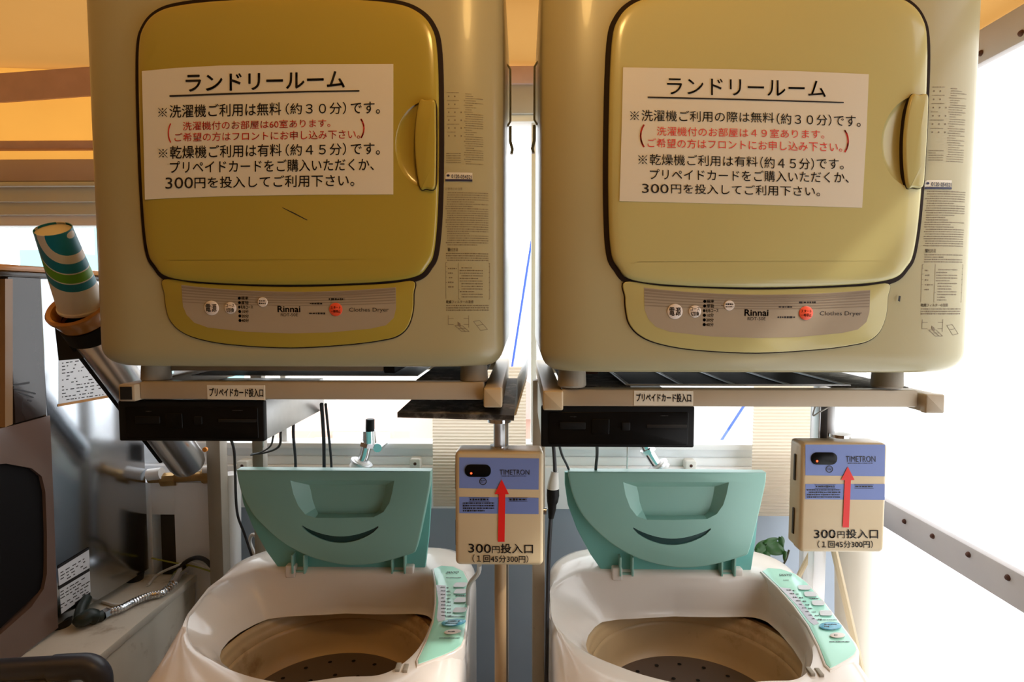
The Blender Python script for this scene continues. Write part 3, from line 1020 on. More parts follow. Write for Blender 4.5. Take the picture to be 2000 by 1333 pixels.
# ================================================================== coin timer boxes
def coin_box(quad, Y, depth, blue1, blue2, win, mark, name_px, arrow, t1, t2, lab, lit, skew=0.0):
    """quad: pixel corners of the front, tl tr br bl"""
    cs = [at(x, y, Y) for x, y in quad]
    x0, x1 = (cs[0].x + cs[3].x) / 2, (cs[1].x + cs[2].x) / 2
    z1, z0 = (cs[0].z + cs[1].z) / 2, (cs[2].z + cs[3].z) / 2
    root = thing('coin_timer_box', lab, 'coin box', ((x0 + x1) / 2, Y + depth / 2, z0))
    mp = lambda u, v, q: Vector((u - skew * max(0, q - Y), q, v))
    pts = rrect(x0, x1, z0, z1, .008, 5)
    build('door_cover', MB().plate(pts, Y, Y + .022, .006, 4, mp), 'box_cream', root)
    build('back_case', MB().plate(inset(pts, .0015), Y + .0225, Y + depth, .001, 1, mp), 'box_cream', root)
    for t in (.25, .75):
        z = z0 + (z1 - z0) * t
        build('hinge', MB().box(x0 - .0022, x0 + .003, Y + .0195, Y + .0255, z - .022, z + .022, .001), 'opening', root)
    build('lock', MB().lathe([(0, .006), (.006, .006), (.006, 0), (.004, -.002)], (x1 + .0, Y + .03, z0 + (z1 - z0) * .43), (1, 0, 0), 12), 'chrome', root)
    sf = lambda k: (lambda x, y: at(x, y, Y - k))
    f1 = build('blue_field', MB().poly([sf(.0004)(x, y) for x, y in blue1]), 'box_blue', root)
    build('blue_field', MB().poly([sf(.0004)(x, y) for x, y in blue2]), 'box_blue', root)
    wx0, wy0, wx1, wy1 = win
    p0, p1 = at(wx0, wy0, Y), at(wx1, wy1, Y)
    wd = build('coin_window', MB().plate(rrect(p0.x, p1.x, p1.z, p0.z, (p0.z - p1.z) * .46, 8), Y - .002, Y + .002, .0008, 2), 'black_gloss', root)
    c = sf(.0024)(wx0 + (wx1 - wx0) * .24, wy0 + (wy1 - wy0) * .72)
    build('indicator_lamp', MB().lathe([(.0018, 0), (.0012, .001), (0, .0013)], c, (0, -1, 0), 10), 'led', wd, label='glowing red lamp')
    tb = MB()
    s = sf(.0010)
    mx, my, mr = mark
    n = 24
    for k in range(n):
        a0, a1 = 2 * PI * k / n, 2 * PI * (k + 1) / n
        tb.poly([s(mx + mr * math.cos(a0), my + mr * math.sin(a0)), s(mx + mr * math.cos(a1), my + mr * math.sin(a1)), s(mx + mr * .8 * math.cos(a1), my + mr * .8 * math.sin(a1)), s(mx + mr * .8 * math.cos(a0), my + mr * .8 * math.sin(a0))])
    tb.bars(mx - mr * .55, my - mr * .4, mx + mr * .55, my + mr * .5, s, mr * .42, mr * .26)
    nx0, ny0, nx1, ny1 = name_px
    tb.text('TIMETRON', (nx0, ny0, ny1), (nx1, ny0, ny1), s)
    tb.bars(nx0 + 4, ny1 + 1.5, nx1 - 6, ny1 + 4, s, 4, 1.8)
    b0 = blue2[0]
    b1 = blue2[1]
    h = blue2[3][1] - blue2[0][1]
    for xa, xb in ((.1, .40), (.6, .88)):
        X0, X1 = b0[0] + (b1[0] - b0[0]) * xa, b0[0] + (b1[0] - b0[0]) * xb
        Y0 = b0[1] + h * .05
        tb.bars(X0 + 5, Y0 + h * .05, X1 - 5, Y0 + h * .19, s, h, h * .13)
        tb.pquad(X0 + 3, Y0, X1 - 3, Y0 + .6, s).pquad(X0 + 3, Y0 + h * .22, X1 - 3, Y0 + h * .22 + .6, s)
    tb.bars(b0[0] + 3, b0[1] + h * .34, b0[0] + (b1[0] - b0[0]) * .44, b0[1] + h * .97, s, h * .155, h * .095, 4, .7)
    tb.text('300', t1[0], t1[1], s, .008).text('円', t1[2], t1[3], s, .01).text('投入口', t1[4], t1[5], s, .018)
    tb.text('（１回45分300円）', t2[0], t2[1], s, .012)
    build('lettering', tb, 'ink', root)
    build('arrow', MB().poly([sf(.0014)(x, y) for x, y in arrow]), 'arrow', root, label='red arrow pointing up')
    return root


YB1, YB2 = .985, .975
coin_box([(890, 881), (1063, 884), (1060, 1108), (888, 1103)], YB1, .050,
         [(897, 894), (1053, 896), (1052, 957), (897, 954)], [(897, 971), (1052, 973), (1052, 1005), (897, 1003)],
         (908, 907.5, 959, 932), (943.5, 941, 7), (976, 918, 1034, 928),
         [(980, 937), (994, 966), (987, 966), (985.5, 1059), (972.5, 1059), (974, 966), (966, 966)],
         [(915, 1063, 1080), (959, 1064, 1081), (961, 1068, 1081), (976, 1068, 1081), (978, 1063, 1081), (1041, 1063, 1082)],
         [(923, 1084, 1099), (1032, 1086, 1100)],
         'darker cream coin timer box on the pole between the two washing machines', True)
coin_box([(1566, 865), (1731, 868), (1731, 1081), (1562, 1080)], YB2, .044,
         [(1573, 869), (1729, 869), (1728, 931), (1573, 929)], [(1573, 946), (1728, 946), (1728, 977), (1573, 976)],
         (1584, 884, 1634, 908), (1620, 917, 7), (1652, 891.5, 1710, 903),
         [(1656, 912), (1669, 938), (1662, 938.5), (1658, 1031), (1646, 1031), (1650, 938.5), (1643, 938)],
         [(1590, 1036, 1052), (1632, 1035, 1052), (1636, 1039, 1052), (1650, 1039, 1052), (1653, 1035, 1052), (1715, 1034, 1053)],
         [(1597, 1057, 1071), (1705, 1057, 1071)],
         'pale cream coin timer box in front of the white side sheet', True)

pole = thing('conduit_pole', 'slim grey brown conduit pole carrying the coin timer box between the washers', 'pole', (-.03, 1.055, 0))
px_ = at(977, 860, 1.055).x
build('pole_tube', MB().tube([(px_, 1.055, 0), (px_, 1.055, 1.372)], .0105, 16), 'post_wood', pole)
build('pole_tube', MB().tube([(px_, 1.012, at(977, 876, 1.01).z - .004), (px_, 1.012, 1.372)], .0095, 16), 'zinc', pole)
for z, r in ((at(977, 876, 1.01).z + .001, .0155), (1.362, .02)):
    build('lock_ring', MB().lathe([(.008, .004), (r, .004), (r, -.002), (.008, -.003)], (px_, 1.012, z), seg=20), 'chrome', pole)
chn = thing('steel_channel', 'galvanised channel post above the pale coin timer box by the white sheet', 'post', (.5, 1.05, 0))
x_ = at(1608, 850, 1.03).x
build('channel_web', MB().box(x_ - .014, x_ + .013, 1.045, 1.049, 1.17, 1.40, .001), 'zinc', chn)
build('channel_lip', MB().box(x_ + .0, x_ + .013, 1.018, 1.046, 1.19, 1.40, .001).box(x_ - .014, x_ - .011, 1.018, 1.046, 1.17, 1.40, .001), 'zinc', chn)
build('mounting_plate', MB().lathe([(0, .003), (.017, .003), (.017, -.002), (0, -.002)], (x_ + .012, 1.0, at(1626, 850, 1.0).z - .001), seg=20), 'chrome', chn)
tag(build('thin_cable', MB().tube(smooth_path([at(1592, 795, 1.02), at(1588, 812, 1.02), at(1600, 806, 1.01), at(1616, 797, 1.01)], 5), .0013, 6), 'cord_white'), 'thin white cable looping from the right rack above the pale coin box', 'cable')


# ================================================================== washing machines
def top_z(Y):
    return .925 + .188 * (Y - 1.015)


def attop(px, py, h=0.0):
    d = ray(px, py)
    t = (.925 + h - .188 * 1.015 - CAM.z) / (d.z - .188 * d.y)
    return CAM + d * t


def polar(poly, c, n=120):
    out = []
    N = len(poly)
    for k in range(n):
        a = 2 * PI * k / n
        dx, dy = math.cos(a), math.sin(a)
        best = None
        for i in range(N):
            x1, y1 = poly[i][0] - c[0], poly[i][1] - c[1]
            x2, y2 = poly[(i + 1) % N][0] - c[0], poly[(i + 1) % N][1] - c[1]
            den = dx * (y2 - y1) - dy * (x2 - x1)
            if abs(den) < 1e-12:
                continue
            t = (x1 * (y2 - y1) - y1 * (x2 - x1)) / den
            s = (x1 * dy - y1 * dx) / den
            if t > 0 and -1e-6 <= s <= 1 + 1e-6 and (best is None or t > best):
                best = t
        out.append(best)
    return out


WXL, WXR, WY = -.378, .331, 1.13
SHIFT = WXR - WXL
# outlines measured on the left machine, in its own width (x from its middle) and depth
O_px = [(545, 1117), (500, 1117), (459, 1130), (420, 1148), (397, 1163), (375, 1188), (366, 1218), (371, 1250), (392, 1275), (425, 1294), (459, 1309), (520, 1326), (580, 1332), (670, 1320), (730, 1294), (770, 1266), (797, 1235), (815, 1200), (826, 1160), (832, 1118)]
O_top = [(p.x - WXL, p.y) for p in (attop(x, y) for x, y in O_px[:14])]
O_top += [(p.x - WXR, p.y) for p in (attop(x, y) for x, y in [(1550, 1326), (1578, 1305), (1585, 1274), (1571, 1232), (1547, 1190), (1522, 1158), (1504, 1141), (1482, 1131), (1455, 1128), (1380, 1128)])]
I_px = [(556, 1189), (520, 1194), (495, 1204), (465, 1220), (442, 1237), (428, 1254), (424, 1268), (431, 1288)]
O_bot = [(p.x - WXL, p.y) for p in (atz(x, y, .905) for x, y in I_px)]
O_bot += [(O_top[k][0] * .97, O_top[k][1] + .012) for k in range(10, 17)] + [(.196, 1.10), (.200, 1.15), (.198, 1.21), (.190, 1.25), (.172, 1.283), (.150, 1.293)]


def washer(xc, lab, first):
    root = thing('washing_machine', lab, 'washing machine', (xc, 1.1, 0))
    n = 144
    c = (0.0, 1.14)
    ot = polar(smooth_loop(O_top, 4), c, n)
    ob = polar(O_bot, c, n)
    body_out = []
    x0, x1, y0, y1 = -.276, .276, .80, 1.41
    for cx_, cy_, a0, r in ((x1, y1, 0, .09), (x0, y1, 90, .11), (x0, y0, 180, .12), (x1, y0, 270, .12)):
        ox, oy = (cx_ - r if cx_ > 0 else cx_ + r), (cy_ - r if a0 < 180 else cy_ + r)
        for k in range(10):
            a = math.radians(a0 + 90 * k / 9)
            body_out.append((ox + r * math.cos(a), oy + r * math.sin(a)))
    bo = polar(body_out, c, n)
    dirs = [(math.cos(2 * PI * k / n), math.sin(2 * PI * k / n)) for k in range(n)]

    def ring(rad, zf):
        out = []
        for k in range(n):
            x, y = dirs[k][0] * rad[k], c[1] + dirs[k][1] * rad[k]
            out.append(Vector((xc + x, y, zf(y))))
        return out

    lerp = lambda t: [min(a, b - .004) + (b - min(a, b - .004)) * t for a, b in zip(ot, bo)]
    ob = [min(a, b - .002) for a, b in zip(ob, ot)]
    mid = [a + (b - a) * .55 for a, b in zip(ob, ot)]
    rings = [ring([a - .004 for a in ob], lambda y: .888), ring(ob, lambda y: .893), ring([a + (b - a) * .12 for a, b in zip(ob, ot)], lambda y: .905), ring(mid, lambda y: .5 * (.905 + top_z(y)) - .004), ring(ot, lambda y: top_z(y) - .006), ring(lerp(.02), lambda y: top_z(y) + .0005), ring(lerp(.10), lambda y: top_z(y) + .004),
             ring(lerp(.45), lambda y: top_z(y) + .006), ring(lerp(.75), lambda y: top_z(y) - .001), ring(lerp(.9), lambda y: top_z(y) - .014), ring(lerp(.97), lambda y: top_z(y) - .032), ring(lerp(1.0), lambda y: top_z(y) - .062),
             ring(lerp(1.0), lambda y: .5), ring(lerp(.985), lambda y: .03), ring(lerp(.9), lambda y: .0)]
    body = MB().loft(rings, False, False)
    hx = [((560, 1120), (585, 1105)), ((792, 1122), (815, 1107))]
    for (a, b) in hx:
        p0, p1 = at(a[0], a[1], 1.285).x - WXL, at(b[0] - 6, b[1], 1.285).x - WXL
        body.box(xc + p0, xc + p1, 1.276, 1.31, .962, .990, .003)
    build('body', body, 'washer', root, 50)
    g = at(0, 0, 1)
    # lint gap clip at the middle of the back wall of the opening
    build('safety_latch', MB().box(xc + .0, xc + .105, 1.284, 1.30, .898, .912, .003), 'tub', root)
    # inside: dark outer shell, balance ring, tub wall, pulsator
    o = (xc, WY, 0)
    build('outer_shell', MB().lathe([(.262, .886), (.262, .60), (0, .60)], o, seg=64), 'rubber', root, label='dark gap around the tub')
    tub = MB().lathe([(.246, .85), (.243, .866), (.236, .873), (.228, .875), (.220, .872), (.2175, .867), (.2165, .872), (.213, .880), (.208, .882), (.203, .879), (.2005, .872), (.2015, .8655), (.199, .861), (.196, .852), (.1965, .8475), (.1935, .8455), (.1925, .840), (.190, .80), (.185, .782), (.176, .774)], o, seg=96)
    build('spin_tub', tub, 'tub', root, 50)
    pul = MB().lathe([(.182, .770), (.181, .776), (.16, .778), (.10, .775), (.05, .783), (.02, .789), (0, .790)], o, seg=64)
    po = build('pulsator', pul, 'pulsator', root)
    hl = MB()
    for rr, m_ in ((.145, 18), (.095, 12)):
        for k in range(m_):
            a = 2 * PI * (k + .3) / m_
            hl.lathe([(.0045, .0), (.0, .0003)], (xc + rr * math.cos(a), WY + rr * math.sin(a), .7785), seg=10)
    build('drain_hole', hl, 'black_hole', po)['kind'] = 'stuff'
    # lid, folded up against the back
    LX = lambda x, y, Y: at(x, y, Y).x - WXL + xc
    C3 = lambda pts, Y: [(LX(420 + a / 4.348, 880 + b / 4.348, Y), at(420 + a / 4.348, 880 + b / 4.348, Y).z) for a, b in pts]
    Yl = 1.268
    back = [(LX(x, y, Yl + .02), at(x, y, Yl + .02).z) for x, y in [(465, 921), (842, 925), (841, 985), (837, 1050), (829, 1119), (546, 1117), (519, 1080), (492, 1032), (473, 985), (466, 945)]]
    lid = build('lid', MB().plate(back, Yl + .024, Yl + .036, .002, 2), 'teal_deep', root)
    fr0 = C3([(180, 168), (1000, 174), (1832, 180)], Yl)
    fr1 = smooth_path([Vector((a, b)) for a, b in C3([(1832, 180), (1828, 270), (1800, 430), (1765, 610), (1730, 770), (1708, 850)], Yl)], 3)[1:]
    fr2 = smooth_path([Vector((a, b)) for a, b in C3([(1700, 868), (1640, 892), (1400, 958), (1150, 980), (950, 950), (750, 885), (540, 760), (330, 560), (230, 380), (190, 240), (180, 168)], Yl)], 4)[:-1]
    fp = fr0 + [(v.x, v.y) for v in fr1] + [(v.x, v.y) for v in fr2]
    fm = MB().plate(fp, Yl, Yl + .025, .003, 3)
    pk = C3([(640, 258), (1080, 256), (1522, 258), (1505, 360), (1480, 450), (1430, 525), (1350, 568), (1080, 576), (850, 574), (765, 545), (705, 470), (665, 370)], Yl)
    pk2 = C3([(770, 320), (1080, 320), (1430, 320), (1420, 400), (1405, 470), (1385, 530), (1350, 562), (1080, 570), (850, 568), (825, 520), (800, 450), (785, 370)], Yl)
    cut = MB().loft([[FRONT(u, v, Yl - .002) for u, v in pk], [FRONT(u, v, Yl) for u, v in pk], [FRONT(u, v, Yl + .021) for u, v in pk2]])
    fm.cut(cut)
    arc = [(738 + (1385 - 738) * k / 16, 638 + 92 * math.sin(PI * k / 16) ** .85 + 6 * k / 16) for k in range(17)]
    arc2 = [(x, 652 + 134 * math.sin(PI * k / 16) ** .72 + 6 * k / 16) for k, (x, y) in enumerate(arc)]
    sl_ = C3(arc + arc2[::-1], Yl)
    fm.cut(MB().loft([[FRONT(u, v, Yl - .003) for u, v in sl_], [FRONT(u, v, Yl + .008) for u, v in sl_]]))
    fl = build('front_flap', fm, 'teal', lid, 30)
    build('finger_slot', MB().loft([[FRONT(u, v, Yl + .0035) for u, v in inset(sl_, .0003)], [FRONT(u, v, Yl + .0075) for u, v in inset(sl_, .0003)]]), 'teal_dark', lid)
    for a, b in ((655, 775), (1498, 1622)):
        p, q = C3([(a, 880), (b, 1040)], Yl + .012)
        am = MB()
        am.box(p[0], p[0] + .004, Yl + .004, Yl + .03, q[1], p[1], .001).box(q[0] - .004, q[0], Yl + .004, Yl + .03, q[1], p[1], .001).box(p[0], q[0], Yl + .012, Yl + .026, q[1], q[1] + .004, .001)
        build('hinge_arm', am, 'teal', lid)
    # control panel on the right of the top
    cpx = [(1489, 1116), (1500, 1110), (1525, 1112), (1552, 1121), (1575, 1138), (1610, 1178), (1650, 1231), (1668, 1256), (1673, 1268), (1668, 1278), (1655, 1287), (1632, 1300), (1621, 1305), (1613, 1297), (1600, 1262), (1580, 1222), (1552, 1183), (1520, 1146)]
    S_ = lambda h: (lambda x, y: attop(x, y, h) + Vector((xc - WXR, 0, 0)))
    pts = []
    for x, y in cpx:
        p = attop(x, y, .009)
        pts.append((p.x - WXR + xc, p.y))
    TM = lambda u, v, q: Vector((u, v, top_z(v) + q))
    rim = build('panel_rim', MB().plate(inset(pts, -.004), .008, -.02, .003, 3, TM), 'washer', root)
    cp = build('control_panel', MB().plate(pts, .0092, -.01, .0012, 2, TM), 'panel_teal', root)
    gz = [(1522, 1148), (1543, 1150), (1560, 1170), (1582, 1198), (1600, 1218), (1590, 1222), (1580, 1214), (1556, 1182)]
    build('print_field', MB().poly([S_(.0097)(x, y) for x, y in gz]), 'panel_grey', cp)
    for x, y, hw, hh in ((1571, 1148, 12, 4.6), (1583, 1161, 12, 4.8), (1598, 1178, 12, 5), (1613, 1198, 12, 5.2)):
        q = []
        for a in range(20):
            t = 2 * PI * a / 20
            q.append((x + hw * math.copysign(abs(math.cos(t)) ** .45, math.cos(t)) + 2 * math.sin(t), y + hh * math.copysign(abs(math.sin(t)) ** .45, math.sin(t))))
        lo_, hi_ = [S_(.0092)(*p) for p in q], [S_(.0115)(*p) for p in q]
        build('button', MB().loft([lo_, hi_]), 'btn_grey', cp)
    for x, y, rx, ry, m_ in ((1622, 1223, 22, 7.6, 'btn_blue'), (1636, 1241.5, 15, 5.2, 'btn_white')):
        q = [(x + rx * math.cos(2 * PI * a / 28), y + ry * math.sin(2 * PI * a / 28)) for a in range(28)]
        build('start_button' if m_ == 'btn_blue' else 'power_button', MB().loft([[S_(.0092)(*p) for p in q], [S_(.012)(*p) for p in q], [S_(.0130)(x + (a - x) * .8, y + (b - y) * .8) for a, b in q]]), m_, cp)
    t = MB()
    s = S_(.0102)
    t.text('SANYO', (1522, 1121.5, 1125.5), (1546, 1121.5, 1125.5), s, .03)
    t.bars(1530, 1133, 1560, 1137, s, 5, 1.6)
    for k in range(9):
        xx, yy = 1536 + k * 6.2, 1152 + k * 7
        t.bars(xx, yy, xx + 9, yy + 3, s, 4, 2.2).bars(xx + 12, yy + 1, xx + 20, yy + 4, s, 4, 2.0)
    t.bars(1580, 1168.5, 1600, 1171.5, s, 4, 2.4).bars(1595, 1210.5, 1634, 1213, s, 4, 1.8).bars(1620, 1253, 1660, 1256, s, 4, 2)
    s13 = S_(.0134)
    t.bars(1610, 1219, 1634, 1227, s13, 4, 2.4).bars(1629, 1240, 1643, 1243, s13, 4, 2.2)
    build('lettering', t, 'ink_faint', cp)
    # notch of the lid lock beside the panel's front tip
    nb = MB()
    for x, y in ((1583, 1311), (1600, 1313)):
        p = S_(.006)(x, y)
        nb.box(p.x - .004, p.x + .004, p.y - .010, p.y + .010, p.z - .004, p.z + .0015, .001)
    build('lock_notch', nb, 'foot', root)
    return root


washer(WXL, 'left white washing machine, teal lid open, in front of the tap and the taupe post', True)
washer(WXR, 'right white washing machine, teal lid open, its lid just left of the plant', False)

# ================================================================== things around the window sill
YS = 1.62
for pts, lab in (([(845, 780), (1027, 740), (1027, 985), (845, 985)], 'ribbed cream board standing at the window behind the darker coin box'), ([(1470, 780), (1588, 760), (1588, 1050), (1470, 945)], 'ribbed cream board standing at the window behind the right washer lid')):
    x0, x1 = at(pts[0][0], 850, YS).x, at(pts[1][0], 850, YS).x
    z0, z1 = at(0, pts[3][1] if pts[3][1] > 980 else 1000, YS).z, 1.39
    mb = MB()
    rings = []
    z = z0
    k = 0
    while z < z1:
        rings.append([Vector((x0, YS + .0022 * math.sin(k * PI / 4), z)), Vector((x1, YS + .0022 * math.sin(k * PI / 4), z))])
        z += .0011
        k += 1
    for a, b in zip(rings, rings[1:]):
        mb.poly([a[0], a[1], b[1], b[0]])
    bmesh.ops.remove_doubles(mb.bm, verts=mb.bm.verts[:], dist=1e-6)
    b_ = build('ribbed_board', mb, 'siding', sharp=80)
    tag(b_, lab, 'board')


def tap(px, lab, Y=1.58, second=False):
    root = thing('water_tap', lab, 'tap', at(px[0][0], px[0][1] + 60, Y))
    P_ = [at(x, y, Y) for x, y in px]
    build('hose_collar', MB().tube([P_[0], P_[0] + (P_[1] - P_[0]) * .55], [.028, .021], 18), 'pvc_white', root)
    build('clamp_ring', MB().tube([P_[0] + (P_[1] - P_[0]) * .35, P_[0] + (P_[1] - P_[0]) * .5], .030, 18), 'zinc', root)
    build('spout', MB().tube(smooth_path([P_[1] - (P_[1] - P_[0]) * .5, P_[1], P_[2], P_[3]], 5), .0135, 14), 'chrome', root)
    build('swivel_nut', MB().tube([P_[2] + (P_[1] - P_[2]) * .2, P_[2] + (P_[3] - P_[2]) * .2], .020, 6), 'chrome', root)
    if not second:
        build('tap_head', MB().tube([P_[3] + Vector((0, 0, -.02)), P_[3] + Vector((0, 0, .012))], .019, 16), 'chrome', root)
        build('tap_knob', MB().tube([P_[3] + Vector((.001, 0, .006)), P_[3] + Vector((.002, 0, .042))], [.012, .0115], 12), 'black_plastic', root)
    build('wall_pipe', MB().tube([P_[3] + Vector((.02, 0, -.035)), Vector((P_[3].x + .02, YW - .02, P_[3].z - .035))], .012, 12), 'chrome', root)
    return root


tap([(702, 915), (712, 890), (717, 868), (722, 850)], 'chrome tap with black knob behind the left washer lid')
tap([(1290, 918), (1277, 900), (1265, 880), (1256, 862)], 'chrome hose tap partly hidden by the right card reader', second=True)
for px, py, lab in ((474, 912, 'white sill clip just left of the hanging black cords'), (811, 908, 'white sill clip right of the chrome tap with black knob'), (1349, 912, 'white sill clip behind the right washer lid')):
    p = at(px, py, YW - .03)
    r = thing('sill_clip', lab, 'clip', (p.x, p.y, p.z - .016), 'white clips along the sill')
    build('clip_body', MB().plate(rrect(p.x - .015, p.x + .015, p.z - .022, p.z + .017, .006), p.y - .004, YW - .0, .003), 'plug_white', r)
    build('clip_hole', MB().lathe([(.0045, 0), (0, .0004)], (p.x, p.y - .0045, p.z + .003), (0, -1, 0), 12), 'rust', r)


def cord(pts, r, m_, lab, cat='cord', seg=8, group=None):
    """pts: (px, py, Y)"""
    o = build('power_cord' if m_ == 'cord' else 'cable', MB().tube(smooth_path([at(*p) for p in pts], 6), r, seg), m_)
    tag(o, lab, cat, group)
    return o


cord([(574, 800, 1.20), (573, 850, 1.30), (577, 900, 1.40), (577, 960, 1.46)], .0032, 'cord', 'single black cord hanging below the left card reader case')
cord([(628, 790, 1.22), (632, 850, 1.32), (633, 905, 1.42), (633, 970, 1.46)], .0040, 'cord', 'thicker of the paired black cords behind the left washer lid')
cord([(636, 790, 1.22), (642, 850, 1.32), (647, 905, 1.42), (648, 970, 1.46)], .0028, 'cord', 'thinner of the paired black cords behind the left washer lid')
cord([(548, 845, 1.15), (545, 872, 1.2), (520, 884, 1.25), (492, 888, 1.28)], .0024, 'cord', 'curved black wire ending loose under the left card reader')
cord([(534, 852, 1.12), (528, 872, 1.2), (508, 885, 1.24), (490, 889.5, 1.27)], .0018, 'cord', 'thin black wire curving beside the looser one under the left card reader')
cord([(450, 855, 1.2), (457, 880, 1.3), (459, 915, 1.36), (463, 1000, 1.40), (478, 1045, 1.44), (500, 1110, 1.47)], .0030, 'cord', 'black cord running down the left edge of the left washer lid')
cord([(1166, 868, 1.15), (1166, 890, 1.22), (1163, 925, 1.30), (1160, 990, 1.4)], .0032, 'cord', 'black cord hanging from the middle of the right card reader')
cord([(1092, 868, 1.15), (1098, 890, 1.22), (1113, 924, 1.30), (1130, 990, 1.42)], .0026, 'cord', 'black cord slanting behind the left corner of the right washer lid')
cord([(1226, 868, 1.2), (1225, 900, 1.35), (1224, 940, 1.45)], .0016, 'cord_white', 'thin pale cable hanging behind the right washer lid', 'cable')
cord([(514, 850, 1.3), (514, 890, 1.5), (513, 940, 1.58)], .0016, 'cord_white', 'thin pale cable hanging near the left sill clip', 'cable')
cord([(498, 1085, 1.46), (488, 1060, 1.46), (493, 1045, 1.46), (503, 1050, 1.46)], .0045, 'cord_white', 'white hose stub peeping out behind the left washer lid', 'hose')
# the white and black plug
Yp = 1.12
pl = thing('plug_connector', 'white and black plug connector on a cord right of the darker coin box', 'plug', at(1080, 1010, Yp))
build('plug_cord', MB().tube(smooth_path([at(1081, 870, 1.12), at(1083, 900, 1.12), at(1084, 925, Yp)], 5), .0035, 8), 'cord', pl)
build('plug_body', MB().tube([at(1084, 922, Yp), at(1083, 927, Yp), at(1081, 944, Yp), at(1080, 956, Yp)], [.007, .0075, .0105, .0115], 14), 'plug_white', pl)
build('plug_socket', MB().tube([at(1080, 955, Yp), at(1080, 968, Yp), at(1079, 980, Yp), at(1078, 986, Yp), at(1078, 996, Yp), at(1076, 1013, Yp)], [.0115, .0118, .0105, .0085, .0075, .005], 14), 'black_plastic', pl)
build('plug_cord', MB().tube(smooth_path([at(1076, 1010, Yp), at(1073, 1060, Yp), at(1071, 1110, Yp), at(1069, 1200, Yp), at(1067, 1340, Yp), Vector((.040, Yp, .3)), Vector((.030, Yp + .04, .012))], 5), .0040, 8), 'cord', pl)
cord([(936, 1104, 1.03), (934, 1120, 1.06), (918, 1140, 1.1), (914, 1160, 1.14), (915, 1200, 1.2)], .0042, 'cord_white', 'grey cable curling out below the darker coin box', 'cable')
# posts at the right
rp = tag(build('cream_pipe', MB().tube([at(1668, 1700, 1.40), at(1668, 1000, 1.40)], .041, 28), 'pvc_cream'), 'thick upright cream pipe below the pale coin box', 'pipe')
br = tag(build('diagonal_brace', MB().tube([at(1628, 1070, 1.26), at(1664, 1228, 1.26), at(1690, 1345, 1.26), at(1690, 1345, 1.26) + (at(1690, 1345, 1.26) - at(1664, 1228, 1.26)) * 4.9], .0072, 8), 'rack_cap'), 'slanting cream brace crossing in front of the thick cream pipe', 'brace')
tag(build('diagonal_brace', MB().tube([at(1586, 1076, 1.45), at(1562, 1122, 1.45), at(1540, 1165, 1.45)], .0062, 8), 'rack_cap'), 'short cream brace slanting down left behind the right washer panel', 'brace')
tag(build('grey_panel', MB().box(at(1567, 1150, 1.52).x, at(1604, 1150, 1.52).x, 1.52, 1.545, 0, 1.1, .003), 'sash'), 'pale grey upright panel left of the thick cream pipe', 'panel')

# plant by the window
plt = thing('potted_plant', 'green plant leaf behind the right washer below the pale coin box', 'plant', (.60, 1.5, .92))
YL_ = 1.50
for cx, cy, L_, a, wd in ((1519, 1076, 50, -.5, 32), (1494, 1070, 40, .6, 26), (1500, 1086, 34, 1.3, 18), (1530, 1062, 28, -1.2, 14), (1510, 1060, 34, .2, 16), (1488, 1084, 30, -.9, 18), (1536, 1090, 26, -1.5, 10)):
    mb = MB()
    r1, r2 = [], []
    c_ = at(cx, cy, YL_)
    sc_ = YL_ / F
    rows = []
    for k in range(9):
        t = k / 8
        hw = wd * sc_ * .5 * math.sin(PI * min(1, .06 + t * .94)) ** .7 * (1.15 - .5 * t)
        ln = (t - .5) * L_ * sc_
        row = []
        for m_ in (-1, -.5, 0, .5, 1):
            x, z = ln * math.cos(a) - hw * m_ * math.sin(a), ln * math.sin(a) + hw * m_ * math.cos(a)
            row.append(c_ + Vector((x, .006 * m_ * m_ + .012 * t * t, z)))
        rows.append(row)
    for i in range(8):
        for j in range(4):
            mb.poly([rows[i][j], rows[i][j + 1], rows[i + 1][j + 1], rows[i + 1][j]])
    bmesh.ops.remove_doubles(mb.bm, verts=mb.bm.verts[:], dist=1e-5)
    build('leaf', mb, 'leaf', plt, 60)
build('stem', MB().tube(smooth_path([at(1541, 1075, 1.51), at(1536, 1092, 1.51), at(1528, 1110, 1.51), at(1520, 1150, 1.51)], 4), .0025, 6).tube(smooth_path([at(1500, 1080, 1.51), at(1508, 1110, 1.51), at(1520, 1150, 1.51)], 4), .002, 6), 'stem', plt)
pc = at(1515, 1195, 1.51)
build('pot', MB().lathe([(0, -.09), (.045, -.09), (.06, .0), (.055, .0), (.05, -.01), (0, -.012)], (pc.x, 1.53, pc.z + .045), seg=24), 'post_wood', plt)

# ================================================================== left corner: counter, ice machine, cup tube
zc = .82
tag(build('counter_box', MB().box(-2.2, -.893, .75, 1.60, .0, zc - .02, .004).box(-2.2, -.888, .745, 1.60, zc - .02, zc, .003), 'counter'), 'low cream counter box under the steel sided ice machine', 'counter')
# machine frame: u across, v back along its right side, from the lower front corner of the steel side
A = math.radians(5.4)
MO = at(111, 1223, 1.30)
UX, VX = Vector((math.cos(A), -math.sin(A), 0)), Vector((math.sin(A), math.cos(A), 0))
MM = lambda u, v, z: MO + UX * u + VX * v + Vector((0, 0, z))


def onside(px, py, off=0.0):
    """pixel -> (v, z) on the machine's right side"""
    d = ray(px, py)
    t = (MO + UX * off - CAM).dot(UX) / d.dot(UX)
    p = CAM + d * t - MO
    return p.dot(VX), p.z


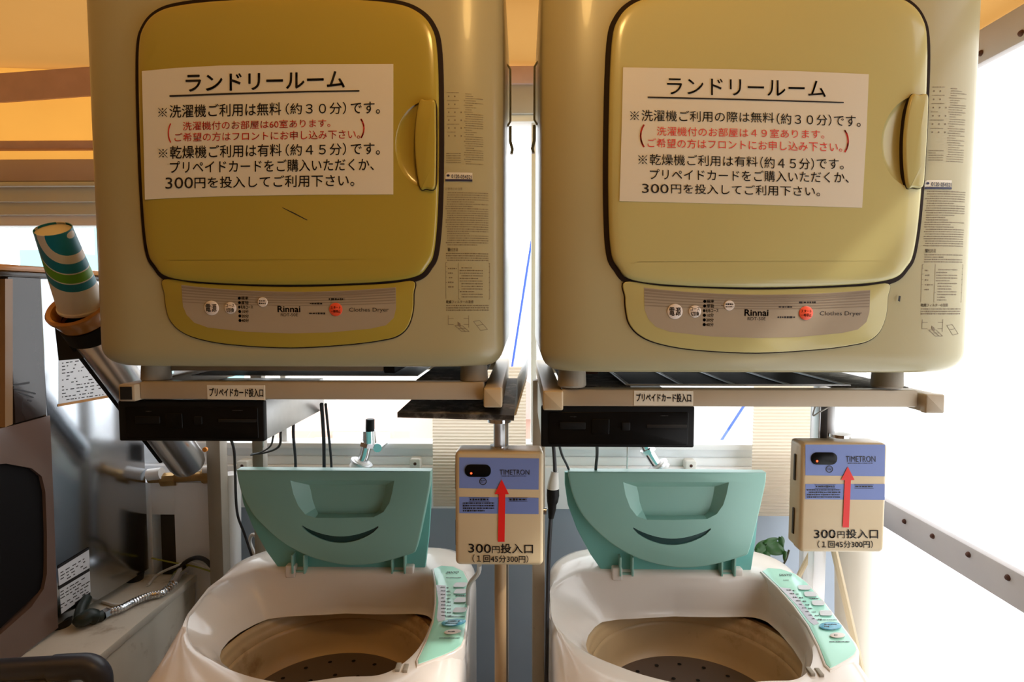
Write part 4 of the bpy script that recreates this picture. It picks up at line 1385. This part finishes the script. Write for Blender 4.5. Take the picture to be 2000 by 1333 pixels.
im = thing('ice_machine', 'brown fronted ice dispenser with bare steel side on the cream counter', 'ice machine', MO - Vector((0, 0, MO.z - zc)))
vb, zt = onside(287, 1000)[0], onside(95, 545)[1]
bx = lambda u0, u1, v0, v1, z0, z1, bev=0.0: MB().box(u0, u1, v0, v1, z0, z1, bev, 2, lambda c: MM(c.x, c.y, c.z))
build('steel_cabinet', bx(-.42, 0, .0, vb, 0, zt, .002), 'steel', im)
build('top_lid', bx(-.425, .004, -.17, vb + .005, zt, zt + .012, .004), 'machine_brown', im)
build('top_lid', bx(-.425, -.0, -.14, vb - .05, zt + .012, zt + .026, .006), 'collar', im, label='top plate with the orange roof reflection put into its colour')  # orange colour paints in the canvas roof's reflection
# front cover in two mouldings, cut back around a black bay
vf = onside(22, 700)[0]
zs0, zs1 = onside(95, 809)[1], onside(20, 829)[1]
up = [(-.002, zs0), (vf, zs1), (vf, zt), (-.002, zt)]
build('upper_cover', MB().loft([[MM(-.42, v, z) for v, z in up], [MM(.002, v, z) for v, z in up]]), 'machine_brown', im)
tr_ = [onside(22, 829), onside(22, 545), onside(7, 545), onside(7, 835)]
build('front_trim', MB().loft([[MM(-.02, v, z) for v, z in tr_], [MM(.0035, v, z) for v, z in tr_]]), 'machine_tan', im, label='tan edge trim')
px_low = [(96, 811), (22, 831), (-60, 850), (-60, 912), (10, 905), (60, 914), (80, 930), (87, 960), (90, 1040), (90, 1120), (84, 1150), (60, 1185), (0, 1238), (-60, 1290), (-60, 1372), (0, 1318), (60, 1265), (112, 1226), (104, 1000)]
lowp = [onside(x, y) for x, y in px_low]
build('lower_cover', MB().loft([[MM(-.42, v, z - .001) for v, z in lowp], [MM(.002, v, z - .001) for v, z in lowp]]), 'machine_taupe', im, 30)
bay = [onside(x, y) for x, y in [(-60, 905), (10, 900), (85, 925), (92, 1040), (88, 1150), (-60, 1290)]]
build('spout_bay', MB().loft([[MM(-.41, v, z) for v, z in bay], [MM(-.006, v, z) for v, z in bay]]), 'machine_black', im, label='black dispensing bay')
for u, v in ((-.02, .03), (-.02, vb - .03), (-.38, .03), (-.38, vb - .03)):
    build('foot', MB().lathe([(.024, 0), (.021, zc - MO.z)], MM(u, v, 0), seg=18, cap0=True, cap1=True), 'rubber', im)


def sidequad(pts, off):
    return [MM(off, *onside(x, y, off)) for x, y in pts]


ss = lambda off: (lambda x, y: MM(off, *onside(x, y, off)))
# rating plate low on the steel side
rp_ = build('rating_plate', MB().poly(sidequad([(113, 1111), (174, 1074), (177, 1158), (120, 1200)], .0006)), 'label_paper', im)
t = MB()
for k in range(12):
    y = 1122 + k * 6.3
    if k == 5:
        t.poly([ss(.001)(114, 1146), ss(.001)(175, 1110), ss(.001)(175.3, 1116), ss(.001)(114.5, 1153)])
        continue
    x = 118
    while x < 170:
        wd = random.uniform(3, 9)
        dy = -(x - 113) * .6
        dy2 = -(x + wd - 113) * .6
        if random.random() < .75:
            t.poly([ss(.001)(x, y + dy), ss(.001)(x + wd, y + dy2), ss(.001)(x + wd, y + dy2 + 2), ss(.001)(x, y + dy + 2)])
        x += wd + random.uniform(1.5, 6)
t.poly([ss(.001)(146, 1178), ss(.001)(176.5, 1157), ss(.001)(176.5, 1163), ss(.001)(146.5, 1184)])
t.poly([ss(.001)(113, 1106), ss(.001)(174, 1069), ss(.001)(174, 1074), ss(.001)(113, 1112)])
build('plate_print', t, 'ink', rp_)
# paper instruction sheet on the steel side, its lower edge held by rusty tape
sh = build('instruction_sheet', MB().poly(sidequad([(115, 660), (235, 655), (235, 772), (115, 793)], .0006)), 'label_paper', im)
t = MB()
for k in range(16):
    y = 690 + k * 6.6
    x = 121
    while x < 222:
        wd = random.uniform(2, 8)
        dy = -(x - 115) * .14
        if random.random() < .62:
            t.poly([ss(.001)(x, y + dy), ss(.001)(x + wd, y + dy - wd * .14), ss(.001)(x + wd, y + dy - wd * .14 + 2.0), ss(.001)(x, y + dy + 2.0)])
        x += wd + random.uniform(1, 5)
build('sheet_print', t, 'ink', sh)
build('tape_strip', MB().poly(sidequad([(113, 790), (236, 768), (236, 773), (113, 795)], .0012)), 'tape', sh)
# handwritten looking marks on the upper cover
t = MB()
for pts in ([(24, 752), (58, 746), (58, 750), (24, 755)], [(26, 758), (70, 768), (70, 771), (26, 760)], [(40, 767), (66, 776), (66, 778), (40, 769)], [(55, 781), (62, 783), (62, 785), (55, 783)]):
    t.poly(sidequad(pts, .003))
build('cover_print', t, 'ink', im)

# tilted cup tube in front of the steel side
T0, T1 = at(152, 603, 1.165), at(372, 912, 1.52)
ax = (T1 - T0).normalized()
ct = thing('cup_tube', 'tilted steel paper cup tube with an orange brown collar beside the ice machine', 'cup dispenser', (T0 + T1) / 2)
L_ = (T1 - T0).length
build('tube_barrel', MB().lathe([(.040, .02), (.043, .03), (.043, L_ - .03), (.040, L_ - .012), (.030, L_ - .002), (0, L_)], T0, ax, 32), 'tube_steel', ct)
build('collar', MB().lathe([(.040, .03), (.047, .028), (.050, .012), (.055, .002), (.0555, -.004), (.052, -.008), (.046, -.004), (.042, .008), (.040, .03)], T0, ax, 40), 'collar', ct)
build('collar_band', MB().lathe([(.046, .028), (.0495, .030), (.0495, .062), (.045, .066)], T0, ax, 40), 'black_plastic', ct)
q0, q1 = T0 + ax * .08, T0 + ax * (L_ - .05)
sdv = Vector((1, 0, 0))
upv = ax.cross(sdv).normalized()
for s in (.9, -.2):
    rl = MB()
    o_ = sdv * (-.046) + upv * (.02 * s)
    rl.tube([q0 + o_, q1 + o_], .006, 6)
    build('guide_rail', rl, 'black_plastic', ct)
build('mounting_bracket', MB().tube([T0 + ax * .085 + Vector((-.0, .01, 0)), T0 + ax * .085 + Vector((-.085, .04, -.01))], .048, 4), 'black_plastic', ct)
tp = at(402, 878, 1.47)
build('end_tab', MB().lathe([(.006, 0), (.006, .006), (0, .007)], tp, (0, -1, 0), 10), 'orange_cap', ct)
# the paper cup, upside down in the collar
cupax = (at(103, 447, 1.085) - at(161, 601, 1.170)).normalized()
CB = at(161, 601, 1.170)
ch = (CB - at(103, 447, 1.085)).length
mb = MB()
n_ = 48
prof = [(.0395, 0), (.0415, .002), (.0415, .006), (.0395, .008), (.0300, ch - .002), (.0300, ch), (.0285, ch)]
me = MB().lathe(prof, (0, 0, 0), (0, 0, 1), n_).finish('paper_cup')
for p in me.polygons:
    p.use_smooth = True
me.set_sharp_from_angle(angle=math.radians(40))
me.materials.append(M['cup'])
cup = bpy.data.objects.new('paper_cup', me)
COL.objects.link(cup)
zq = cupax
xq = (Vector((1, 0, 0)) - zq * zq.x).normalized()
yq = zq.cross(xq)
cup.matrix_world = Matrix.Translation(CB) @ Matrix((xq, yq, zq)).transposed().to_4x4()
tag(cup, 'upturned paper cup with teal and green arcs in the tilted cup tube', 'paper cup')
me2 = MB().lathe([(.0288, ch - .004), (.0, ch - .004)], (0, 0, 0), (0, 0, 1), n_).finish('cup_base')
me2.materials.append(M['cup_white'])
cb_ = bpy.data.objects.new('cup_base', me2)
COL.objects.link(cb_)
cb_.parent = cup

# on and behind the counter
cn = thing('flexible_conduit', 'ribbed silver conduit with dark connector running over the cream counter', 'conduit', atz(270, 1160, zc))
path = smooth_path([atz(207, 1199, zc + .012), atz(235, 1190, zc + .012), atz(262, 1176, zc + .012), atz(290, 1165, zc + .012), atz(318, 1158, zc + .012), atz(340, 1140, zc + .014)], 26)
build('ribbed_hose', MB().tube(path, [.0095 if k % 5 < 3 else .0066 for k in range(len(path))], 12), 'chrome', cn)
e0, e1 = atz(200, 1203, zc + .012), atz(158, 1212, zc + .02)
build('connector', MB().tube(smooth_path([e0, e0 + (e1 - e0) * .3, e0 + (e1 - e0) * .6 + Vector((0, 0, .006)), e1, e1 + Vector((-.015, .02, .01)), e1 + Vector((-.03, .06, .02))], 5), [.012] * 5 + [.016] * 12 + [.012] * 9, 16), 'conn_green', cn)
build('ferrule', MB().tube([atz(211, 1197, zc + .012), atz(200, 1203, zc + .012)], .0125, 6), 'chrome', cn)
build('ferrule', MB().tube([atz(338, 1142, zc + .014), atz(346, 1124, zc + .02), atz(362, 1112, zc + .02)], .0125, 8), 'chrome', cn)
def wire(pts, r, m_, lab):
    tag(build('cable', MB().tube(smooth_path([atz(*p) for p in pts], 6), r, 8), m_), lab, 'cable')


wire([(296, 1091, zc + .05), (340, 1100, zc + .035), (380, 1107, zc + .03), (415, 1118, zc + .03)], .0022, 'cord_green', 'thin yellow green wire crossing behind the silver conduit')
wire([(288, 1144, zc + .004), (310, 1122, zc + .005), (345, 1106, zc + .03), (375, 1098, zc + .04), (420, 1116, zc + .03)], .0035, 'cord_white', 'grey cable looping over the silver conduit at the counter end')
wire([(345, 1112, zc + .02), (375, 1092, zc + .05), (400, 1094, zc + .055), (424, 1120, zc + .02)], .006, 'cord', 'black cable coil at the back end of the cream counter')
wire([(200, 1176, zc + .004), (230, 1183, zc + .004), (262, 1176, zc + .004)], .004, 'cord_white', 'short pale cable lying beside the dark conduit connector')
ob_ = thing('pipe_cover_box', 'off white box with a dark opening behind the cream counter', 'box', (-.92, 1.61, .6))
xa, xb, zt_ = at(270, 1000, 1.605).x, at(420, 1000, 1.605).x, at(340, 943, 1.605).z
oa, oc = at(296, 1006, 1.605), at(344, 1112, 1.605)
mb = MB().box(xa, oa.x, 1.605, 1.655, .6, zt_, .002).box(oc.x, xb, 1.605, 1.655, .6, zt_, .002).box(oa.x - .002, oc.x + .002, 1.606, 1.655, oa.z, zt_ - .001, .001)
build('cover_panel', mb, 'panel_offwhite', ob_)
build('dark_opening', MB().box(oa.x, oc.x, 1.645, 1.653,   .6, oa.z), 'opening', ob_, label='dark opening')
pp = thing('wall_pipe', 'tarnished brass pipe with valve lying above the off white box', 'pipe', at(350, 935, 1.60))
build('pipe_run', MB().tube([at(292, 935, 1.61), at(430, 929, 1.61)], .013, 14), 'brass', pp)
build('valve_body', MB().tube([at(318, 938, 1.61), at(345, 936, 1.61)], .019, 8), 'brass', pp)
build('pipe_nut', MB().tube([at(398, 930, 1.61), at(416, 928, 1.61)], .021, 12), 'brass', pp)
build('plastic_sleeve', MB().tube([at(290, 928, 1.60), at(316, 925, 1.60)], .016, 14), 'pvc_white', pp)
build('plastic_sleeve', MB().tube([at(398, 918, 1.60), at(418, 918, 1.60)], .011, 12), 'pvc_white', pp)
# posts left of the washer
tag(build('taupe_post', MB().box(at(413, 980, 1.56).x, at(440, 980, 1.56).x, 1.54, 1.58, 0, 1.42, .003), 'post_taupe'), 'taupe square post left of the left washer lid', 'post')
tag(build('white_pipe', MB().tube([at(455, 1300, 1.60), at(453, 925, 1.60)], .0225, 24), 'pvc_white'), 'white upright pipe between the taupe post and the left washer lid', 'pipe')
# the dark elbow pipe in front of the counter
ze = zc + .024
e = [atz(-60, 1313, ze), atz(95, 1304, ze), atz(150, 1302, ze)]
c_ = atz(182, 1302, ze)
ell = thing('elbow_pipe', 'dark slate pipe with an elbow at the front end of the cream counter', 'pipe', (c_.x, c_.y, .5))
build('pipe_run', MB().tube([e[0], e[1], e[2]], .0205, 20), 'pvc_dark', ell)
arcp = []
r_ = .03
b0 = atz(140, 1303, ze)
d_ = (e[2] - e[0]).normalized()
for k in range(9):
    a = PI / 2 * k / 8
    arcp.append(b0 + d_ * (.0 + r_ * math.sin(a) + .02) - Vector((0, 0, r_ * (1 - math.cos(a)))))
build('elbow', MB().tube([b0 - d_ * .035, b0] + arcp + [arcp[-1] - Vector((0, 0, .05))], .0240, 20), 'pvc_dark', ell)
build('pipe_run', MB().tube([arcp[-1] - Vector((0, 0, .04)), Vector((arcp[-1].x, arcp[-1].y, .0))], .0205, 20), 'pvc_dark', ell)

# ================================================================== outside
struct('ground_outside', MB().box(-40, 40, 2.2, 80, -6.1, -6.0), 'ground')


def house(Y, x0p, x1p, ytop, depth, m_, lab, wins=(), roof=None):
    a, b = at(x0p, ytop, Y), at(x1p, ytop, Y)
    r = thing('house', lab, 'building', ((a.x + b.x) / 2, Y + depth / 2, -6.0))
    w_ = build('wall', MB().box(a.x, b.x, Y, Y + depth, -6.0, a.z), m_, r)
    for x0, y0, x1, y1 in wins:
        p, q = at(x0, y0, Y), at(x1, y1, Y)
        f = build('window', MB().box(p.x - .06, q.x + .06, Y - .06, Y + .02, q.z - .06, p.z + .06), 'bldg_cream', r)
        build('pane', MB().box(p.x, q.x, Y - .08, Y - .05, q.z, p.z), 'bldg_glass', f)
    if roof:
        z0 = a.z
        pts = [(a.x - .2, z0), (b.x + .2, z0), ((a.x + b.x) / 2, z0 + roof)]
        build('roof', MB().loft([[Vector((x, Y - .2, z)) for x, z in pts], [Vector((x, Y + depth, z)) for x, z in pts]]), 'bldg_roof', r)
    return r


house(9.0, 540, 800, 842, 3, 'bldg_pink', 'pale pink house seen over the left washer lid', [(660, 852, 755, 905), (625, 862, 634, 890)])
house(12.6, 770, 1120, 815, 3, 'bldg_pink', 'pink gabled house seen between the tap and the ribbed board', [(800, 855, 838, 905)], 1.4)
house(16.5, 300, 1200, 770, 4, 'bldg_cream', 'long cream building behind the pink houses')
house(22.0, 978, 1300, 505, 8, 'bldg_grey', 'tall pale grey block seen in the gap between the dryers', [(1000, 520, 1030, 560)])
house(14.0, 38, 92, 488, 3, 'bldg_teal', 'small pale teal block seen through the low left window')
house(11.0, 183, 320, 440, 3, 'bldg_teal', 'teal edged block seen beside the paper cup')
for p, q, lab in (((1043, 440), (997, 737), 'blue pole slanting in the gap between the two dryers'), ((1455, 790), (1395, 882), 'blue pole slanting outside the window below the right rack')):
    a, b = (at(*p, 3.0), at(*q, 3.0)) if p[0] < 1200 else (at(*p, 4.2), at(*q, 4.2))
    d_ = (a - b)
    foot_ = b + d_ * ((-6.0 - b.z) / d_.z)
    tag(build('blue_pole', MB().tube([foot_, a], .0055 if p[0] < 1200 else .0095, 8), 'blue_pole'), lab, 'pole')
